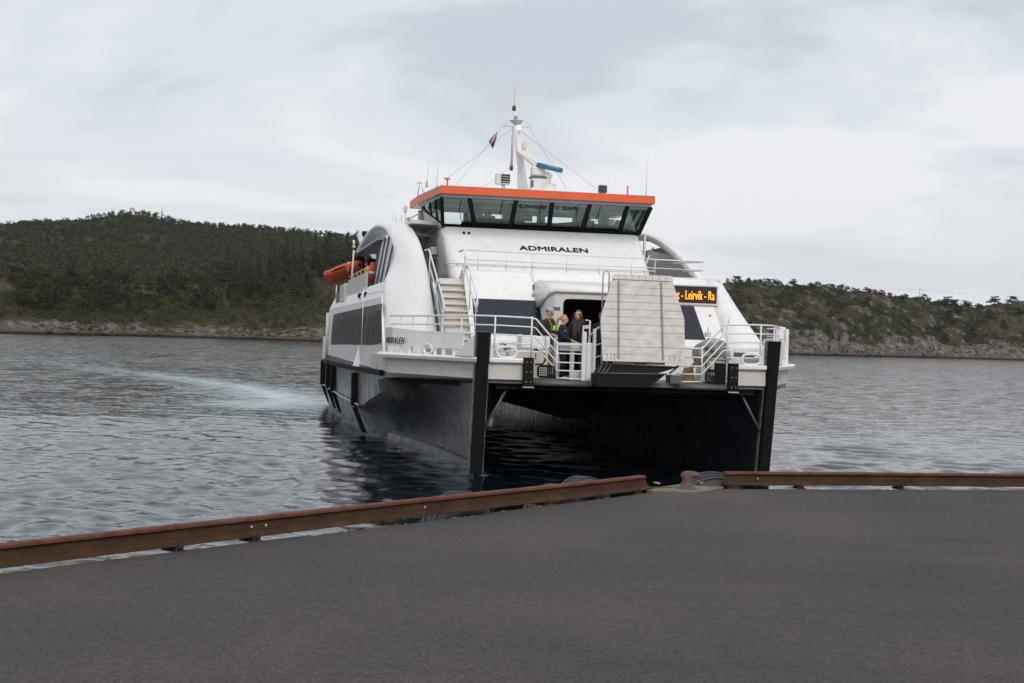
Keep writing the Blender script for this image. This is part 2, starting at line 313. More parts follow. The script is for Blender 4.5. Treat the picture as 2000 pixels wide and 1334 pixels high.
# ================================================================== SETTING
# ---------------- water
def water():
    rr = [5.0, 6.5]
    while rr[-1] < 55: rr.append(rr[-1] * 1.0055)
    while rr[-1] < 280: rr.append(rr[-1] * 1.0088)
    while rr[-1] < 2600: rr.append(rr[-1] * 1.06)
    rr = np.array(rr); az = np.concatenate([np.linspace(-80, -25, 24)[:-1], np.linspace(-25, 25, 520), np.linspace(25, 80, 24)[1:]]) * math.pi / 180
    X = rr[:, None] * np.sin(az)[None]; Y = rr[:, None] * np.cos(az)[None]; Z = np.zeros_like(X)
    rng = np.random.default_rng(5); sp = np.where(rr < 55, rr * .0055, rr * 0.0088)[:, None]
    for i in range(95):
        lam = 0.20 * (9 ** rng.random()); k = 2 * math.pi / lam
        th = R(205) + rng.normal() * 0.75
        if i % 4 == 0: th = rng.random() * 2 * math.pi
        amp = 0.0040 * lam ** 0.55 * (0.6 + 0.8 * rng.random())
        fade = np.clip((lam / sp - 2.2) / 2.5, 0, 1)
        ph = k * (X * math.sin(th) + Y * math.cos(th)) + rng.random() * 6.28
        Z += amp * fade * (np.sin(ph) + 0.25 * np.sin(2 * ph + 1.3))
    calm = 0.55 + 0.9 * fbm(X * 0.03, Y * 0.02, 3)
    Z *= calm * np.clip((400 - rr) / 200, 0, 1)[:, None]
    # wake foam trailing off the ferry's stern quarter
    P = [W(628, 792, 0), W(560, 778, 0), W(470, 755, 0), W(380, 742, 0), W(270, 728, 0), W(170, 716, 0), W(20, 700, 0)]
    foam = np.zeros_like(X)
    for a, b in zip(P[:-1], P[1:]):
        d = b - a; L2 = d.x ** 2 + d.y ** 2
        t = np.clip(((X - a.x) * d.x + (Y - a.y) * d.y) / L2, 0, 1)
        dist = np.hypot(X - a.x - t * d.x, Y - a.y - t * d.y)
        foam = np.maximum(foam, np.clip(1 - dist / 6.0, 0, 1))
    foam *= 0.30 + 0.70 * np.clip(1 - np.hypot(X - P[0].x, Y - P[0].y) / 75, 0, 1)
    HL = [(-3.62, .9), (-3.75, 3), (-3.95, 6.4), (-4.45, 10.3), (-5.0, 14), (-5.4, 22), (-5.5, 33.5), (-3.5, 36)]
    HP = [SHIP + SR * a_ + SA * b_ for a_, b_ in HL]
    for a, b in zip(HP[:-1], HP[1:]):
        d = b - a; t = np.clip(((X - a.x) * d.x + (Y - a.y) * d.y) / (d.x ** 2 + d.y ** 2), 0, 1)
        foam = np.maximum(foam, .62 * np.clip(1 - np.hypot(X - a.x - t * d.x, Y - a.y - t * d.y) / .55, 0, 1))
    a = P[0]; foam = np.maximum(foam, np.clip(1.2 - np.hypot((X - a.x + 2) / 5, (Y - a.y) / 7), 0, .8))
    o = np_mesh('water', np.stack([X, Y, Z], -1).reshape(-1, 3), grid_faces(len(rr), len(az)), [], attr=foam.ravel())
    ua = o.data.attributes.new('unresolved', 'FLOAT', 'POINT'); ua.data.foreach_set('value', np.broadcast_to(np.clip((rr - 25) / 130, 0, 1)[:, None], X.shape).astype(np.float32).ravel())
    m = bpy.data.materials.new('sea_water'); m.use_nodes = True; nt = m.node_tree; b = nt.nodes['Principled BSDF']; N = nt.nodes.new; L = nt.links.new
    b.inputs['Roughness'].default_value = 0.10; b.inputs['IOR'].default_value = 1.333
    g = N('ShaderNodeNewGeometry'); at = N('ShaderNodeAttribute'); at.attribute_name = 'tint'
    fa = N('ShaderNodeAttribute'); fa.attribute_name = 'unresolved'
    mp1 = N('ShaderNodeMapping'); mp1.inputs['Scale'].default_value = (0.65, 1.7, 1); L(g.outputs['Position'], mp1.inputs[0])
    def vn(scale, det, amp):
        n_ = N('ShaderNodeTexNoise'); n_.inputs['Scale'].default_value = scale; n_.inputs['Detail'].default_value = det; n_.inputs['Roughness'].default_value = 0.6; L(mp1.outputs[0], n_.inputs['Vector'])
        s1 = N('ShaderNodeVectorMath'); s1.operation = 'SUBTRACT'; s1.inputs[1].default_value = (.5, .5, .5); L(n_.outputs['Color'], s1.inputs[0])
        s2 = N('ShaderNodeVectorMath'); s2.operation = 'MULTIPLY'; s2.inputs[1].default_value = (amp * .75, amp, 0); L(s1.outputs[0], s2.inputs[0]); return s2.outputs[0]
    def vadd(a_, b_): n_ = N('ShaderNodeVectorMath'); n_.operation = 'ADD'; L(a_, n_.inputs[0]); L(b_, n_.inputs[1]); return n_.outputs[0]
    n5 = N('ShaderNodeTexNoise'); n5.inputs['Scale'].default_value = 0.03; n5.inputs['Detail'].default_value = 5; mp5 = N('ShaderNodeMapping'); mp5.inputs['Scale'].default_value = (0.5, 1.6, 1); L(g.outputs['Position'], mp5.inputs[0]); L(mp5.outputs[0], n5.inputs['Vector'])
    m5 = N('ShaderNodeMapRange'); m5.inputs[1].default_value = 0.35; m5.inputs[2].default_value = 0.65; m5.inputs[3].default_value = 0.55; m5.inputs[4].default_value = 1.25; L(n5.outputs[0], m5.inputs[0])
    mf = N('ShaderNodeMath'); mf.operation = 'MULTIPLY'; L(m5.outputs[0], mf.inputs[0]); L(fa.outputs['Fac'], mf.inputs[1])
    far_ = N('ShaderNodeVectorMath'); far_.operation = 'SCALE'; L(vn(1.3, 6, 0.80), far_.inputs[0]); L(mf.outputs[0], far_.inputs['Scale'])
    nn = N('ShaderNodeVectorMath'); nn.operation = 'NORMALIZE'; L(vadd(vadd(g.outputs['Normal'], vn(6.0, 4, 0.30)), far_.outputs[0]), nn.inputs[0]); L(nn.outputs[0], b.inputs['Normal'])
    n3 = N('ShaderNodeTexNoise'); n3.inputs['Scale'].default_value = 2.2; n3.inputs['Detail'].default_value = 9; n3.inputs['Roughness'].default_value = 0.75; mp3 = N('ShaderNodeMapping'); mp3.inputs['Scale'].default_value = (0.35, 1.1, 1); L(g.outputs['Position'], mp3.inputs[0]); L(mp3.outputs[0], n3.inputs['Vector'])
    ad = N('ShaderNodeMath'); ad.operation = 'MULTIPLY_ADD'; ad.inputs[1].default_value = 0.30; L(at.outputs['Fac'], ad.inputs[0]); L(n3.outputs[0], ad.inputs[2])
    mr = N('ShaderNodeMapRange'); mr.inputs[1].default_value = 0.64; mr.inputs[2].default_value = 0.84; L(ad.outputs[0], mr.inputs[0])
    mu = N('ShaderNodeMath'); mu.operation = 'MULTIPLY'; L(mr.outputs[0], mu.inputs[0])
    st = N('ShaderNodeMath'); st.operation = 'GREATER_THAN'; st.inputs[1].default_value = 0.02; L(at.outputs['Fac'], st.inputs[0]); L(st.outputs[0], mu.inputs[1])
    teal = N('ShaderNodeMix'); teal.data_type = 'RGBA'; teal.inputs[6].default_value = (0.002, 0.006, 0.009, 1); teal.inputs[7].default_value = (0.07, 0.14, 0.15, 1); L(at.outputs['Fac'], teal.inputs[0])
    fm = N('ShaderNodeMix'); fm.data_type = 'RGBA'; L(teal.outputs[2], fm.inputs[6]); fm.inputs[7].default_value = (0.62, 0.68, 0.70, 1); L(mu.outputs[0], fm.inputs[0]); L(fm.outputs[2], b.inputs['Base Color'])
    rm = N('ShaderNodeMapRange'); rm.inputs[3].default_value = 0.10; rm.inputs[4].default_value = 0.8; L(mu.outputs[0], rm.inputs[0]); L(rm.outputs[0], b.inputs['Roughness'])
    o.data.materials.append(m); tag(o, kind='structure')
    me = bpy.data.meshes.new('sea_bed'); me.from_pydata([(-2650, -600, -2.5), (2650, -600, -2.5), (2650, 2650, -2.5), (-2650, 2650, -2.5)], [], [(0, 1, 2, 3)])
    s = bpy.data.objects.new('sea_bed', me); col.objects.link(s); me.materials.append(mat('sea_bed', (0.02, 0.03, 0.03), 0.9)); tag(s, kind='structure')
water()

# ---------------- quay
ZQ = 1.75
EDL = Vector((0.609, 0.793, 0)); P0 = Vector((-2.96, 9.85, 0)); EDR = Vector((0.968, 0.25, 0)).normalized(); Q1 = Vector((2.52, 16.44, 0))
NL = Vector((-EDL.y, EDL.x, 0)); NR = Vector((-EDR.y, EDR.x, 0))
outer = [P0 - EDL * 16, P0 + EDL * 7.35, Vector((1.72, 16.22, 0)), Vector((2.36, 16.66, 0)), Q1 + EDR * 0.05, Q1 + EDR * 45]
def asphalt_mat():
    m = bpy.data.materials.new('asphalt'); m.use_nodes = True; nt = m.node_tree; b = nt.nodes['Principled BSDF']; N = nt.nodes.new; L = nt.links.new
    g = N('ShaderNodeNewGeometry')
    def noise(sc_, det=4, ro=0.5, vec=None):
        n = N('ShaderNodeTexNoise'); n.inputs['Scale'].default_value = sc_; n.inputs['Detail'].default_value = det; n.inputs['Roughness'].default_value = ro; L(vec or g.outputs['Position'], n.inputs['Vector']); return n.outputs[0]
    def ramp(v, p0, c0, p1, c1):
        r_ = N('ShaderNodeValToRGB'); r_.color_ramp.elements[0].position = p0; r_.color_ramp.elements[0].color = (*c0, 1); r_.color_ramp.elements[1].position = p1; r_.color_ramp.elements[1].color = (*c1, 1); L(v, r_.inputs[0]); return r_.outputs[0]
    def mul(a, b_, f=1.0):
        n = N('ShaderNodeMix'); n.data_type = 'RGBA'; n.blend_type = 'MULTIPLY'; n.inputs[0].default_value = f; L(a, n.inputs[6]); L(b_, n.inputs[7]); return n.outputs[2]
    base = ramp(noise(0.55, 5, 0.6), 0.35, (0.056, 0.052, 0.050), 0.65, (0.076, 0.067, 0.060))
    fine = ramp(noise(70, 3, 0.8), 0.34, (0.42, 0.42, 0.43), 0.66, (1.6, 1.57, 1.52))
    mid = ramp(noise(12, 6, 0.8), 0.3, (0.72, 0.73, 0.76), 0.7, (1.25, 1.22, 1.2))
    c = mul(mul(base, fine), mid)
    mp_ = N('ShaderNodeMapping'); mp_.inputs['Rotation'].default_value = (0, 0, R(-35)); mp_.inputs['Scale'].default_value = (0.28, 1.5, 1); L(g.outputs['Position'], mp_.inputs[0])
    st = ramp(noise(0.9, 6, 0.6, mp_.outputs[0]), 0.56, (1, 1, 1), 0.74, (0.80, 0.80, 0.83)); c = mul(c, st)
    v = N('ShaderNodeTexVoronoi'); v.inputs['Scale'].default_value = 90; L(g.outputs['Position'], v.inputs['Vector'])
    lt = N('ShaderNodeMath'); lt.operation = 'LESS_THAN'; lt.inputs[1].default_value = 0.003
    sepc = N('ShaderNodeSeparateColor'); L(v.outputs['Color'], sepc.inputs[0]); L(sepc.outputs[0], lt.inputs[0])
    mx_ = N('ShaderNodeMix'); mx_.data_type = 'RGBA'; L(lt.outputs[0], mx_.inputs[0]); L(c, mx_.inputs[6]); mx_.inputs[7].default_value = (0.16, 0.15, 0.14, 1)
    L(mx_.outputs[2], b.inputs['Base Color']); b.inputs['Roughness'].default_value = 0.88; b.inputs['Specular IOR Level'].default_value = 0.3
    bn = N('ShaderNodeBump'); bn.inputs['Distance'].default_value = 0.006; L(noise(85, 4, 0.7), bn.inputs['Height'])
    bn2 = N('ShaderNodeBump'); bn2.inputs['Distance'].default_value = 0.02; L(noise(2.2, 4, 0.5), bn2.inputs['Height']); L(bn.outputs[0], bn2.inputs['Normal']); L(bn2.outputs[0], b.inputs['Normal'])
    return m
M['asphalt'] = asphalt_mat()
M['concrete'] = mat('old_concrete', (0.17, 0.15, 0.125), 0.9, var=0.25, vscale=3, stain=(0.07, 0.055, 0.04), sscale=2.5, sthr=(0.45, 0.65), bump=0.01, bscale=22, coords='Object')
def rust_mat():
    m = bpy.data.materials.new('rusty_steel'); m.use_nodes = True; nt = m.node_tree; b = nt.nodes['Principled BSDF']; N = nt.nodes.new; L = nt.links.new
    t = N('ShaderNodeTexCoord'); b.inputs['Roughness'].default_value = .85; b.inputs['Specular IOR Level'].default_value = .25
    def noise(sc_, det=6, ro=0.65, st=(1, 1, 1)):
        mp_ = N('ShaderNodeMapping'); mp_.inputs['Scale'].default_value = st; L(t.outputs['Object'], mp_.inputs[0]); n = N('ShaderNodeTexNoise'); n.inputs['Scale'].default_value = sc_; n.inputs['Detail'].default_value = det; n.inputs['Roughness'].default_value = ro; L(mp_.outputs[0], n.inputs['Vector']); return n.outputs[0]
    def ramp(v, st):
        r_ = N('ShaderNodeValToRGB'); el = r_.color_ramp.elements
        while len(el) < len(st): el.new(0.5)
        for e_, (p, c) in zip(el, st): e_.position = p; e_.color = (*c, 1)
        L(v, r_.inputs[0]); return r_.outputs[0]
    head = ramp(noise(7, 8, .7), [(.3, (0.085, 0.032, 0.024)), (.5, (0.135, 0.054, 0.040)), (.7, (0.18, 0.078, 0.058))])
    web = ramp(noise(3.2, 9, .72, (1, 1, 2.5)), [(.3, (0.026, 0.018, 0.012)), (.48, (0.052, 0.029, 0.016)), (.62, (0.085, 0.038, 0.020)), (.75, (0.135, 0.055, 0.028))])
    sp_ = N('ShaderNodeSeparateXYZ'); L(t.outputs['Object'], sp_.inputs[0]); ad = N('ShaderNodeMath'); ad.operation = 'MULTIPLY_ADD'; ad.inputs[1].default_value = .03; L(noise(5, 6), ad.inputs[0]); L(sp_.outputs[2], ad.inputs[2])
    mr = N('ShaderNodeMapRange'); mr.inputs[1].default_value = .178; mr.inputs[2].default_value = .192; L(ad.outputs[0], mr.inputs[0])
    mx_ = N('ShaderNodeMix'); mx_.data_type = 'RGBA'; L(mr.outputs[0], mx_.inputs[0]); L(web, mx_.inputs[6]); L(head, mx_.inputs[7]); L(mx_.outputs[2], b.inputs['Base Color'])
    bn = N('ShaderNodeBump'); bn.inputs['Distance'].default_value = 0.004; L(noise(45, 6, .7), bn.inputs['Height']); L(bn.outputs[0], b.inputs['Normal'])
    return m
M['rust'] = rust_mat()
q = MB(); n_ = len(outer); back = [Q1 + EDR * 45 + Vector((0, -60, 0)), P0 - EDL * 16 + Vector((-2, -30, 0))]
inset = []
def offs(pt, d): return pt + Vector((d[0], d[1], 0))
# concrete body under the asphalt
poly = outer + back
q.prism([Vector((p.x, p.y, ZQ - 0.03)) for p in poly], (0, 0, -4.5)); qb = q.build('quay', M['concrete']); tag(qb, kind='structure')
cen = [P0 - EDL * 16 - NL * 0.02, P0 + EDL * 2.1 - NL * 0.02, P0 + EDL * 2.2 - NL * 0.075, P0 + EDL * 4.4 - NL * 0.085, P0 + EDL * 4.6 - NL * .05, P0 + EDL * 7.2 - NL * 0.06, Vector((1.80, 15.98, 0)), Vector((2.44, 16.30, 0)), Q1 + EDR * 45 - NR * 0.06]
bmq = bmesh.new(); vs = [bmq.verts.new((p.x, p.y, ZQ)) for p in cen + back]; f0 = bmq.faces.new(vs); f0.normal_update()
if f0.normal.z < 0: f0.normal_flip()
r_ = bmesh.ops.extrude_face_region(bmq, geom=[f0]); bmesh.ops.translate(bmq, verts=[v for v in r_['geom'] if isinstance(v, bmesh.types.BMVert)], vec=(0, 0, 0.0)); 
me = bpy.data.meshes.new('quay_asphalt'); bmq.free()
q = MB(); q.prism([Vector((p.x, p.y, ZQ)) for p in cen + back], (0, 0, -0.05)); qa = q.build('quay_asphalt', M['asphalt'], bevel=0.008); tag(qa, kind='structure')
M['paleconcrete'] = mat('worn_pale_concrete', (0.17, 0.155, 0.13), 0.9, var=0.2, vscale=5, stain=(0.10, 0.085, 0.06), sscale=6, sthr=(0.5, 0.66), bump=0.008, bscale=30)
pp = [W(px, py, ZQ) for px, py in ((1262, 958), (1290, 951), (1330, 946), (1372, 942), (1410, 941), (1418, 951), (1398, 956), (1352, 962), (1300, 960))]
q = MB(); q.prism([Vector((p.x, p.y, ZQ + .004)) for p in pp], (0, 0, -.2)); tag(q.build('quay_edge', M['paleconcrete'], bevel=.01), kind='structure')
# asphalt lip remnants and moss along the edge
def edge_pt(a, off, z): return P0 + EDL * a - NL * off + Vector((0, 0, z))
q = MB()
for i in range(70):
    a = -3 + i * 0.15 + random.uniform(-.05, .05); off = random.uniform(0.0, 0.07); r0 = random.uniform(0.006, 0.022); c = edge_pt(a, off, ZQ - 0.012)
    q.sphere(c, r0, 6, 4, (1.6, 1.2, 0.7))
for i in range(60):
    a = random.uniform(0.5, 12); c = Q1 + EDR * a - NR * random.uniform(0.0, 0.05); q.sphere((c.x, c.y, ZQ - 0.012), random.uniform(0.006, 0.02), 6, 4, (1.6, 1.2, 0.7))
tag(q.build('edge_grit', M['concrete']), 'loose dark grit and crumbs lying along the quay edge', 'grit', kind='stuff')
M['moss'] = mat('moss', (0.10, 0.125, 0.02), 0.95, var=0.4, vscale=40)
q = MB(); mc = W(1296, 953, ZQ)
for i in range(420):
    a = random.gauss(0, 0.085); b_ = random.gauss(0, 0.03); z = 0.0; p = mc + Vector((a, b_ + 0.25 * a, 0))
    h = random.uniform(.006, .018); w = .008; an = random.random() * 3.14; dx, dy = math.cos(an) * w, math.sin(an) * w
    q.add([(p.x - dx, p.y - dy, ZQ), (p.x + dx, p.y + dy, ZQ), (p.x + random.uniform(-.008, .008), p.y + random.uniform(-.008, .008), ZQ + h)], [(0, 1, 2)])
for i in range(500):
    a = random.gauss(5.7, 0.25); p = edge_pt(a, random.uniform(-.01, .07), 0); h = random.uniform(.004, .014); dx = .008
    q.add([(p.x - dx, p.y, ZQ - 0.03), (p.x + dx, p.y + .004, ZQ - 0.03), (p.x, p.y, ZQ - 0.02 + h)], [(0, 1, 2)])
tag(q.build('moss', M['moss']), 'bright green moss growing on the quay edge left of the bollard', 'moss', kind='stuff')

# ---------------- rails along the edge
PROF = [(-.066, 0), (.066, 0), (.066, .011), (.022, .026), (.0095, .036), (.0085, .108), (.016, .118), (.035, .124), (.036, .146), (.028, .155), (-.028, .155), (-.036, .146), (-.035, .124), (-.016, .118), (-.0085, .108), (-.0095, .036), (-.022, .026), (-.066, .011)]
def steel_rail(name, A, B, label, slant_end=0.0, feet=(), holes=()):
    A = Vector(A); B = Vector(B); d = (B - A); L = d.length; d.normalize(); nn = Vector((-d.y, d.x, 0))
    t = empty(name, (A.x, A.y, A.z - 0.05), math.atan2(d.y, d.x)); tag(t, label, 'steel rail', 'old rusty rails edging the quay')
    b_ = MB(); N_ = max(2, int(L / 0.4)); vs = []
    for i in range(N_ + 1):
        x = L * i / N_
        for (py, pz) in PROF:
            xe = x - (slant_end * (pz / 0.155) if i == N_ else 0)
            vs.append((xe, py + 0.004 * math.sin(x * 1.3), 0.05 + pz + 0.003 * math.sin(x * 0.9)))
    n = len(PROF); fs = [(i * n + k, i * n + (k + 1) % n, (i + 1) * n + (k + 1) % n, (i + 1) * n + k) for i in range(N_) for k in range(n)]
    fs += [tuple(range(n)), tuple(N_ * n + k for k in range(n - 1, -1, -1))]
    b_.add(vs, fs); b_.build('rail_beam', M['rust'], t, bevel=0.003)
    for x in feet:
        f = MB(); f.box((x, -0.01, 0.018), (0.09, 0.21, 0.014)); f.bb(x - .035, x + .035, -0.07, 0.08, 0.024, 0.05); f.bb(x - .02, x + .02, -0.095, -0.060, 0.04, 0.066); f.lathe([(0, .02), (.012, .02), (.012, 0), (0, 0)], (x, -0.08, 0.062), 6)
        f.build('rail_clip', M['rust'], t, bevel=0.004)
    for x in holes:
        f = MB(); vs2 = []
        f.tube([(x, -0.0125, 0.125), (x, -0.0085, 0.125)], 0.011, 10); f.build('bolt_hole', M['holelight'], t)
    return t
M['holelight'] = mat('hole_light_paint', (0.5, 0.5, 0.52), 0.5)  # pale colour painted on the discs as daylight seen through the bolt holes
def railpt(a): p = P0 + EDL * a + NL * 0.055; return (p.x, p.y, ZQ + 0.03)
def a_of(px, py): w = W(px, py, ZQ); return (w - P0).dot(EDL)
aj = a_of(500, 1060)
steel_rail('quay_rail', railpt(-7.0), railpt(aj - 0.004), 'nearest length of rusty rail, running out of the left side of the photo', feet=(7.0 + a_of(375, 1080), 5.0), holes=(7 + a_of(458, 1050), 7 + a_of(488, 1047)))
LR = steel_rail('quay_rail', railpt(aj + 0.004), railpt(a_of(1262, 958)), 'rusty steel rail of the middle length, ending in a slanted cut left of the bollard', slant_end=0.14, feet=(0.06, a_of(1088, 988) - aj, a_of(1240, 963) - aj), holes=(a_of(818, 1012) - aj,))
s0 = Q1 - EDR * 0.0 + NR * 0.05
steel_rail('quay_rail', (s0.x, s0.y, ZQ + 0.03), (s0 + EDR * 22)[:2] + (ZQ + 0.03,), 'rusty steel rail right of the bollard, square cut and running out of the right side', feet=(0.07, 0.95, 2.25, 4.2), holes=(0.42,))

# ---------------- bollard
bc = W(1341, 955, ZQ); t = empty('mooring_bollard', bc); tag(t, 'small rusty iron bollard with a hooked head on the quay corner', 'bollard')
M['bollard'] = mat('old_bollard_paint', (0.115, 0.066, 0.056), 0.7, var=0.25, vscale=14, stain=(0.09, 0.045, 0.03), sscale=9, sthr=(0.45, 0.65), bump=0.004, bscale=40)
b_ = MB(); b_.lathe([(0.0, 0), (.135, 0), (.13, .012), (.095, .022), (.07, .05), (.058, .09), (.056, .135), (.06, .155), (0, .16)], (0, 0, -0.005), 20)
b_.build('post', M['bollard'], t)
b_ = MB(); b_.tube([(-.07, 0, .13), (-.05, 0, .143), (-.01, 0, .155), (.04, .005, .163), (.09, .01, .163), (.13, .01, .160), (.15, .012, .158)], [.02, .048, .056, .048, .040, .034, .014], 14)
b_.build('head', M['bollard'], t, sub=1)
# debris by the bollard: rope end and dead leaves
M['rope'] = mat('old_rope', (0.33, 0.30, 0.25), 0.9, var=0.3, vscale=30)
b_ = MB(); rc = W(1376, 947, ZQ + .01)
pts = [rc + Vector((.10 * math.cos(k * .7) * (1 - k * .02), .045 * math.sin(k * .7), .012 + .002 * k)) for k in range(16)]
b_.tube(pts, 0.009, 6); tag(b_.build('rope_end', M['rope']), 'frayed pale rope end lying behind the bollard', 'rope')
M['leaf'] = mat('dead_leaf', (0.30, 0.16, 0.09), 0.8, var=0.4, vscale=20); M['paleleaf'] = mat('pale_litter', (0.5, 0.45, 0.4), 0.8)
for (px, py, sz, lb, mm) in ((1283, 945, .05, 'curled pale leaf litter at the quay gap left of the bollard', 'paleleaf'), (1390, 944, .04, 'reddish dead leaf beside the rope end right of the bollard', 'leaf'), (1237, 979, .018, 'small brown leaf lying on the asphalt below the middle rail end', 'leaf')):
    c = W(px, py, ZQ + 0.008); b_ = MB()
    for k in range(7 if sz > .03 else 1):
        a = random.random() * 6.28; d1 = Vector((math.cos(a), math.sin(a), random.uniform(.1, .9))) * sz; d2 = Vector((-math.sin(a), math.cos(a), random.uniform(0, .5))) * sz * .6; o_ = c + Vector((random.uniform(-1, 1), random.uniform(-1, 1), 0)) * sz * .8
        b_.grid([[o_ - d2 * .1, o_ + d2 * .1], [o_ + d1 * .5 - d2 * .5, o_ + d1 * .5 + d2 * .5 + Vector((0, 0, .01))], [o_ + d1, o_ + d1 + d2 * .1]])
    tag(b_.build('dead_leaf', M[mm], solid=0.001), lb, 'leaf')
# ---------------- tyre fenders on the quay face
def tyre(c, axis, rad, tr, label):
    t = empty('tyre_fender', c); tag(t, label, 'tyre', 'tyre fenders hung on the quay face'); b_ = MB(); axis = Vector(axis).normalized(); a = axis.orthogonal().normalized(); b2 = axis.cross(a)
    rows = []
    for i in range(41):
        an = 2 * math.pi * i / 40; e_ = a * math.cos(an) + b2 * math.sin(an); row = []
        for k in range(15):
            ph = 2 * math.pi * k / 14; cr_ = math.cos(ph); sr_ = math.sin(ph)
            q_ = 1.0; row.append(e_ * (rad - tr + tr * math.copysign(abs(cr_) ** .7, cr_)) + axis * (tr * 1.15 * math.copysign(abs(sr_) ** .7, sr_)))
        rows.append(row)
    b_.grid(rows); b_.build('tread_casing', M['tyre'], t)
    b_ = MB()
    for off in (-.5, 0, .5): b_.tube([(a * math.cos(x) + b2 * math.sin(x)) * (rad + .004) + axis * tr * off for x in np.linspace(0, 2 * math.pi, 41)], .012, 5, cap=False)
    b_.build('tread_rings', M['tyre'], t); return t
M['tyre'] = mat('weathered_tyre', (0.048, 0.048, 0.053), 0.75, var=0.25, vscale=6, bump=0.003, bscale=40)
c = W(1135, 932, ZQ + .16); tyre((c.x, c.y + .0, c.z - .52), NL, .52, .13, 'weathered grey tyre fender showing above the middle rail near its slanted end')
c = W(1108, 941, ZQ + .14); tyre((c.x - .15, c.y - .1, c.z - .53), NL, .5, .12, 'second grey tyre fender half hidden beside the one near the rail end')
c = W(895, 962, ZQ + .13); tyre((c.x, c.y, c.z - .5), NL, .5, .13, 'grey tyre fender barely showing above the rail below the ferry bow')
c = Q1 - EDR * .02 + NR * .42; tyre((c.x, c.y, ZQ + .13 - .5), (NR + Vector((0, 0, .25))), .5, .2, 'dark tyre fender between the bollard and the right rail')

# ---------------- hills
def hor(px): return 661 + (px - 1000) * math.tan(ROLL)
def interp(px, tab): return np.interp(px, [a for a, b in tab], [b for a, b in tab])
D0L = [(-900, 380), (-500, 400), (150, 452), (260, 500), (400, 527), (640, 516), (900, 560), (1300, 640)]
RIDL = [(-900, 470), (-500, 452), (0, 432), (100, 432), (150, 431), (200, 424), (250, 421), (300, 428), (350, 439), (470, 448), (600, 459), (690, 468), (800, 482), (1000, 540), (1300, 640)]
FRL = [(-900, 560), (-300, 560), (150, 560), (300, 556), (400, 548), (560, 535), (640, 520), (720, 512), (900, 540), (1300, 640)]
def hL(px, D):
    D0 = interp(px, D0L) + 9 * (fbm(px * .012, px * 0 + 3, 4) - .5) * 2; t = D - D0; h_ = 661 + (px - 1000) * math.tan(ROLL)
    zf = 3.4 + (D0 + 120) * (h_ - interp(px, FRL)) / FPX; zb = 3.4 + 1150 * (h_ - interp(px, RIDL)) / FPX
    zs = 3.2 + 2.0 * fbm(px * .03, D * .02, 3)
    s1 = np.clip(t / 14, 0, 1); s2 = np.clip((t - 14) / 110, 0, 1); s3 = np.clip((t - 170) / (1150 - D0 - 170), 0, 1); s4 = np.clip((D - 1150) / 500, 0, 1)
    z = np.where(t < 0, -2 + np.clip(t + 6, 0, 6) / 6 * 2, zs * s1 ** .55 + (zf - zs) * (s2 * .75 + .25 * s2 ** 2) + (zb - zf) * (s3 ** 1.15) * (1.0) - 20 * s4)
    x = D * (px - 1000) / FPX
    rk = ridged(x * .07, D * .07, 4) - .5
    z = z + np.where(t > 0, np.clip(t / 8, 0, 1) * (rk * 2.6 * np.clip(1.3 - t / 70, .25, 1)) + (fbm(x * .012, D * .012, 4) - .5) * 9 * np.clip(t / 150, 0, 1) * np.clip(1.6 - s3, .5, 1), 0)
    return z, t, rk
D0R = [(1200, 560), (1400, 605), (1535, 622), (1700, 690), (1860, 775), (2100, 850), (2600, 800), (3400, 700)]
RIDR = [(1200, 600), (1330, 575), (1420, 556), (1500, 556), (1560, 556), (1640, 564), (1700, 571), (1780, 584), (1830, 592), (1900, 598), (2000, 590), (2300, 600), (2800, 630), (3400, 660)]
def hR(px, D):
    D0 = interp(px, D0R) + 10 * (fbm(px * .015, px * 0 + 8, 4) - .5) * 2; t = D - D0; h_ = 661 + (px - 1000) * math.tan(ROLL)
    zr = 3.4 + (D0 + 150) * (h_ - interp(px, RIDR)) / FPX; x = D * (px - 1000) / FPX
    zs = 6.5 * (0.45 + 0.9 * fbm(px * .022, D * .012 + 4, 3))
    s1 = np.clip(t / 12, 0, 1); s2 = np.clip((t - 12) / 138, 0, 1); s4 = np.clip((t - 150) / 400, 0, 1)
    z = np.where(t < 0, -2 + np.clip(t + 6, 0, 6) / 6 * 2, zs * s1 ** .5 + (zr - zs) * s2 ** .85 - 25 * s4)
    rk = ridged(x * .055 + D * .03, D * .05, 5) - .5; big = fbm(x * .02, D * .02, 3) - .5
    step = (np.floor((z + big * 6) / 5) * 5 + 5 * np.clip((((z + big * 6) / 5) % 1 - .55) / .45, 0, 1) - (z + big * 6)) * .55
    z = z + np.where(t > 0, np.clip(t / 8, 0, 1) * (rk * 5.0 + step * np.clip(t / 20, 0, 1)) + big * 4 * np.clip(t / 60, 0, 1), 0)
    return z, t, rk
